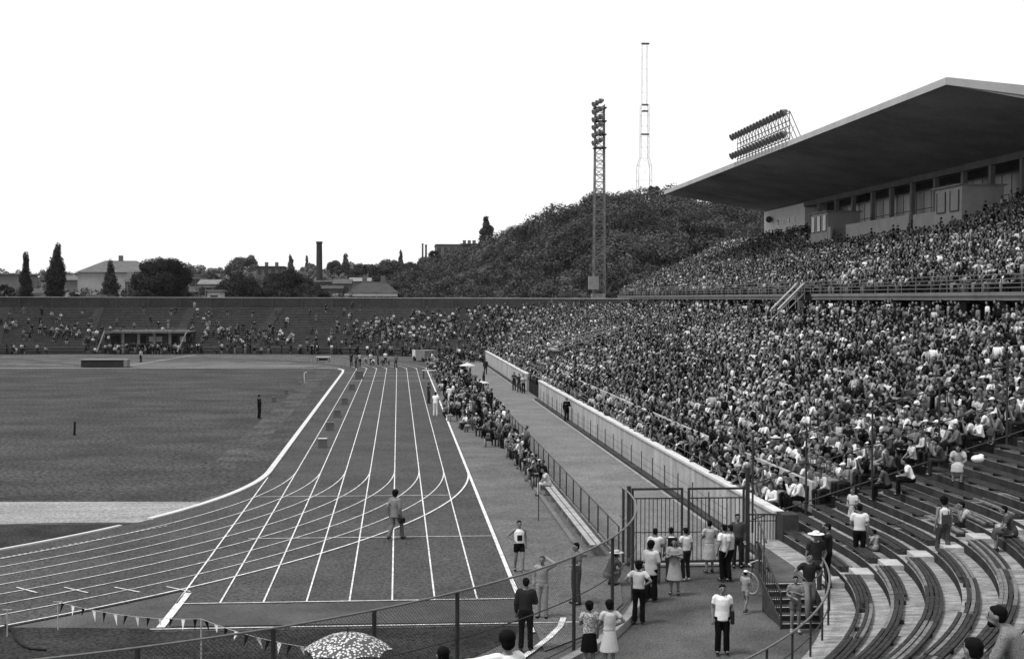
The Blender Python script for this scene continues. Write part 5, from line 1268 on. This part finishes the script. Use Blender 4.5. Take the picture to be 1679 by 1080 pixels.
T = [(42, 417, 26, 262, 'narrow dark poplar at the far left behind the terrace wall', 'poplar', .035), (93, 403, 38, 258, 'tallest dark poplar left of the big hipped-roof house', 'poplar', .033), (181, 430, 30, 275, 'grey-green poplar in front of the hipped-roof house', 'poplar', .045),
     (268, 421, 98, 266, 'big round dark tree right of the hipped-roof house', 'round', .033), (8, 466, 30, 258, 'low dark bush at the far left edge above the wall', 'round', .03), (120, 478, 20, 256, 'small bush beside the low roofs at the left', 'round', .04),
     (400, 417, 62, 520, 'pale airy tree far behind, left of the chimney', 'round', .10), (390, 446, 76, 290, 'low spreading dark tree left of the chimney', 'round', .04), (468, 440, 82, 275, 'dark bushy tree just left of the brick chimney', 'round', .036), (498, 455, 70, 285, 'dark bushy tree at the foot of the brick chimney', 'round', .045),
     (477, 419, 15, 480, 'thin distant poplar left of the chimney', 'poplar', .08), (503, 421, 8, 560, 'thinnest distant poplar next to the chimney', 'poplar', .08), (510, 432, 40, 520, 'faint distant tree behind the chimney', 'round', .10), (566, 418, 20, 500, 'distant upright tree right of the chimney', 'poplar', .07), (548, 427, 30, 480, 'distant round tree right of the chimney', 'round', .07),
     (597, 428, 56, 430, 'wide distant tree above the long tiled roof', 'round', .055), (640, 426, 58, 430, 'wide distant tree right of the long tiled roof', 'round', .06), (657, 412, 12, 520, 'thin distant poplar standing above the wide trees', 'poplar', .07), (675, 430, 50, 400, 'round tree at the left foot of the wooded hill', 'round', .05), (700, 424, 44, 390, 'round tree below the twin thin chimneys', 'round', .05), (712, 410, 24, 420, 'tree against the left end of the flat-roofed block', 'round', .045),
     (798, 357, 27, 370, 'tall dark poplar standing up from the wooded hill skyline', 'poplar', .05), (1072, 303, 22, 325, 'tree crown topping the hill beside the radio mast', 'round', .05), (655, 462, 50, 300, 'tree in front of the right end of the tiled roof', 'round', .045), (525, 474, 40, 262, 'low tree beside the pale house with dark windows', 'round', .04), (440, 468, 60, 262, 'low bushy tree above the middle of the far wall', 'round', .035), (235, 474, 44, 260, 'low bush left of the big round tree', 'round', .04), (330, 462, 20, 330, 'small tree among the low sheds', 'round', .05), (345, 447, 34, 420, 'distant tree above the low sheds', 'round', .06)]
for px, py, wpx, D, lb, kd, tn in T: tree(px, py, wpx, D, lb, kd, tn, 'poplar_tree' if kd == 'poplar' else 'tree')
# wooded hillside as one mass
rng = np.random.default_rng(3); VVs = []; TTs = []
cnt = 0
for i in range(5200):
    px = rng.uniform(585, 1330); d = rng.uniform(258, 440); ang = math.atan((px-839.5)/FPX)+YAW; x, y = d*math.sin(ang), d*math.cos(ang)
    Dr = 400 if px < 700 else 400-70*smooth((px-700)/300)
    if d > Dr+14 or (px < 690 and rng.random() < .6): continue
    if px < 660 and (d < 300 or rng.random() < .5): continue
    if rng.random() > (.10 if px > 860 else .22): continue
    z = terrain(x, y); R2 = rng.uniform(4.2, 8.0)*(1.0 if px > 860 else .5 if px < 780 else .72); Ht = rng.uniform(6.5, 12.5)*(1.0 if px > 860 else .55 if px < 780 else .75); Ht = min(Ht, rng.uniform(5.0, 9.6)) if d > Dr-25 else Ht
    bl = []
    for j in range(30):
        th = rng.uniform(0, 2*math.pi); u = rng.uniform(-.6, 1); rr = math.sqrt(max(0, 1-u*u))*.78
        bl.append(((x+math.cos(th)*rr*R2, y+math.sin(th)*rr*R2, z+Ht-R2*.9+u*R2*.72), (R2*rng.uniform(.24, .36),)*2+(R2*rng.uniform(.2, .28),)))
    a, b = crown_arrays(bl, .26, 7.5, .060*rng.uniform(.55, 1.45), rng, .25, .3); VVs.append(a); TTs.append(b); cnt += 1
fo = leaf_obj('woodland', np.concatenate(VVs), np.concatenate(TTs)); setp(fo, 'dense broadleaf wood covering the hill behind the stand', 'wood', kind='stuff'); print('hill trees', cnt, sum(len(a) for a in VVs)//4)

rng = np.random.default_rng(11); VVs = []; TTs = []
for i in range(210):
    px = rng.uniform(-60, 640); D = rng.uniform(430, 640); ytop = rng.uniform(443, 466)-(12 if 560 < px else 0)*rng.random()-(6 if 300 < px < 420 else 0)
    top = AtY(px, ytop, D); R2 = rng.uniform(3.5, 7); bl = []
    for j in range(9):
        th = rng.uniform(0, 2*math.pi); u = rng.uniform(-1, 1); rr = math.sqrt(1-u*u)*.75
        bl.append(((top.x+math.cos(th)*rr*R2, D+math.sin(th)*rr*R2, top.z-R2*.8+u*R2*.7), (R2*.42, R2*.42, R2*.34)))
    a, b = crown_arrays(bl, .6, 6.0, .12*rng.uniform(.8, 1.2), rng, .7); VVs.append(a); TTs.append(b)  # paler leaf tone: distance haze put into the colour
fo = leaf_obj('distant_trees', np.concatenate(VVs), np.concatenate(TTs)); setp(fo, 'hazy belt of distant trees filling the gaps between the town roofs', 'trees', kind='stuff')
VVs = []; TTs = []
for i in range(120):
    px = rng.uniform(-40, 700); D = rng.uniform(256, 320); ytop = rng.uniform(471, 486); top = AtY(px, ytop, D); R2 = rng.uniform(1.2, 3.2); bl = []
    if 570 < px < 655 and ytop < 484: continue
    for j in range(10):
        th = rng.uniform(0, 2*math.pi); u = rng.uniform(-1, 1); rr = math.sqrt(1-u*u)*.8
        bl.append(((top.x+math.cos(th)*rr*R2, D+math.sin(th)*rr*R2, top.z-R2*.7+u*R2*.6), (R2*.36, R2*.36, R2*.28)))
    a, b = crown_arrays(bl, .2, 9, .05*rng.uniform(.6, 1.5), rng, .5); VVs.append(a); TTs.append(b)
fo = leaf_obj('shrubs', np.concatenate(VVs), np.concatenate(TTs)); setp(fo, 'tangle of garden shrubs showing just above the far terrace wall', 'shrubs', kind='stuff')
def house(x0, x1, yeave, D, label, depth=14, roof='hip', yr=None, wallv=.3, roofv=.12, wins=0, floors=1, name='house', chim=0, over=.4):
    """walls from the ground up to the eaves, hip / gable / flat roof, recessed windows"""
    a, b = AtY(x0, yeave, D), AtY(x1, yeave, D); ze = a.z; z0 = min(terrain(a.x, D), terrain(b.x, D))-.5; W_ = b.x-a.x
    o = empty(name, ((a.x+b.x)/2, D+depth/2, z0), 0, label, 'building'); h = ze-z0
    v = MB(); v.bb(-W_/2, W_/2, -depth/2, depth/2, 0, h); wallv = wallv*.62 if wallv < .45 else wallv*.9; roofv *= .5
    v.build('wall', mat('town_wall_%d' % (wallv*100), wallv, .2, .4), o)
    zr = (AtY(x0, yr, D+depth/2).z-ze) if yr else 0
    v = MB(); w2, d2 = W_/2+over, depth/2+over
    if roof == 'flat': v.bb(-w2, w2, -d2, d2, h+.003, h+.35)
    else:
        ins = min(w2*.55, d2) if roof == 'hip' else 0
        P4 = [(-w2, -d2, h+.003), (w2, -d2, h+.003), (w2, d2, h+.003), (-w2, d2, h+.003), (-w2+ins, 0, h+zr), (w2-ins, 0, h+zr)]
        v.v = list(P4); v.f = [(0, 1, 5, 4), (1, 2, 5), (2, 3, 4, 5), (3, 0, 4), (3, 2, 1, 0)]
    rf_ = v.build('roof', mat('town_roof_%d' % (roofv*100), roofv, .3, .8, .9, .1, .2, 6), o)
    for c in range(chim): v = MB(); xx = -W_/2+W_*(c+.8)/(chim+.6); v.bb(xx-.5, xx+.5, -.5, .5, h+zr*.5, h+max(zr, .4)+1.3); v.build('chimney', mat('stack_brick', .10, .2, 3), rf_)
    for fl in range(floors):
        for k in range(wins):
            xx = -W_/2+W_*(k+.5)/wins; zt = h-.7-3.0*fl
            v = MB(); v.bb(xx-.65, xx+.65, -depth/2-.04, -depth/2-.01, zt-1.7, zt); fr = v.build('window', M_glass, o)
            v = MB(); v.bb(xx-.75, xx-.65, -depth/2-.08, -depth/2-.003, zt-1.75, zt+.1); v.bb(xx+.65, xx+.75, -depth/2-.08, -depth/2-.003, zt-1.75, zt+.1); v.bb(xx-.75, xx+.75, -depth/2-.1, -depth/2-.003, zt-1.86, zt-1.75); v.build('frame', M_conc, fr)
    return o
house(127, 240, 446, 345, 'large pale house with broad hipped roof behind the poplars', 22, 'hip', 427, .40, .2, 0, 2, chim=1)
house(-40, 33, 450, 300, 'flat-roofed grey building at the far left edge', 14, 'flat', None, .22, .3, 0, 2)
house(100, 145, 459, 360, 'long low grey building left of the hipped-roof house', 10, 'gable', 452, .2, .2)
house(244, 262, 470, 300, 'tiny gabled house half hidden by the big round tree', 8, 'gable', 462, .2, .2)
house(362, 384, 468, 310, 'small dark-roofed shed left of the chimney trees', 8, 'gable', 461, .3, .14)
house(528, 560, 473, 290, 'low brick workshop in front of the grey two-window house', 8, 'gable', 468, .14, .1, 2)
house(46, 97, 487, 262, 'low tiled roof peeping over the wall below the tall poplar', 10, 'gable', 473, .25, .15)
house(98, 122, 488, 262, 'small gabled shed beside the low tiled roof', 8, 'gable', 479, .25, .2)
house(145, 172, 486, 262, 'little dark flat shed below the hipped-roof house', 6, 'flat', None, .06, .25)
house(205, 240, 462, 330, 'lower wing building between the hipped house and the round tree', 10, 'gable', 447, .16, .15, 2)
house(310, 330, 452, 320, 'narrow pale house right of the big round tree', 10, 'flat', None, .32, .2, 2, 2)
house(326, 360, 466, 300, 'pale lean-roofed workshop above the wall', 10, 'gable', 458, .38, .28, 3)
house(340, 362, 478, 270, 'small white kiosk-like shed just above the wall', 6, 'flat', None, .5, .3, 1)
house(420, 464, 438, 420, 'flat brown block of flats left of the chimney', 14, 'flat', None, .13, .1, 4, 3, chim=2)
house(500, 548, 462, 330, 'low factory with pale roof edge at the foot of the chimney', 14, 'flat', None, .12, .3, 4)
house(548, 574, 465, 300, 'grey house with two windows beside the long tiled roof', 10, 'gable', 457, .16, .14, 2, 2)
house(574, 606, 461, 330, 'pale-roofed hall behind the long tiled roof', 12, 'gable', 455, .2, .35)
house(572, 652, 480, 285, 'white-walled house with dark windows under a long dormered tile roof', 12, 'hip', 462, .62, .11, 7, 1, chim=2)
house(543, 572, 485, 275, 'little white annex left of the white-walled house', 6, 'gable', 481, .5, .2, 1)
house(715, 757, 402, 420, 'flat-roofed stone block on the hill between the twin chimneys and the poplar', 16, 'flat', None, .17, .13, 4, 2, over=.15)
house(757, 786, 401, 430, 'darker flat block on the hill just left of the tall poplar', 16, 'flat', None, .10, .08, 3, 1, chim=3)
for (x, yt, wpx, D, v_, lb) in ((523.5, 396, 10, 340, .035, 'thick dark brick chimney standing above the town roofs'), (693, 399, 3, 450, .08, 'left one of the twin thin chimneys on the hillside'), (698.5, 401, 3.4, 450, .06, 'right one of the twin thin chimneys on the hillside')):
    t_ = AtY(x, yt, D); z0 = terrain(t_.x, D)-1; r_ = wpx/FPX*D/2; o = empty('chimney_stack', (t_.x, D, z0), 0, lb, 'chimney'); v = MB(); v.tube((0, 0, 0), (0, 0, t_.z-z0-.5), r_*1.25, 14, r_*.92); v.build('shaft', mat('chimney_brick_%d' % (v_*1000), v_, .25, 2), o); v = MB(); v.tube((0, 0, t_.z-z0-.5), (0, 0, t_.z-z0), r_*1.08, 14); v.build('rim', mat('chimney_brick_%d' % (v_*1000), v_), o)

# ================================================================ HAZE
hz = MB(); hz.bb(-700, 700, -60, 1500, -30, 130)
hm = bpy.data.materials.new('haze_air'); hm.use_nodes = True; n = hm.node_tree; n.nodes.clear(); ou = n.nodes.new('ShaderNodeOutputMaterial'); pv = n.nodes.new('ShaderNodeVolumePrincipled')
pv.inputs['Color'].default_value = (.95, .95, .95, 1); pv.inputs['Density'].default_value = .00004; n.links.new(pv.outputs[0], ou.inputs['Volume'])
HAZE = True
if HAZE: hz.build('haze', hm, kind='stuff')
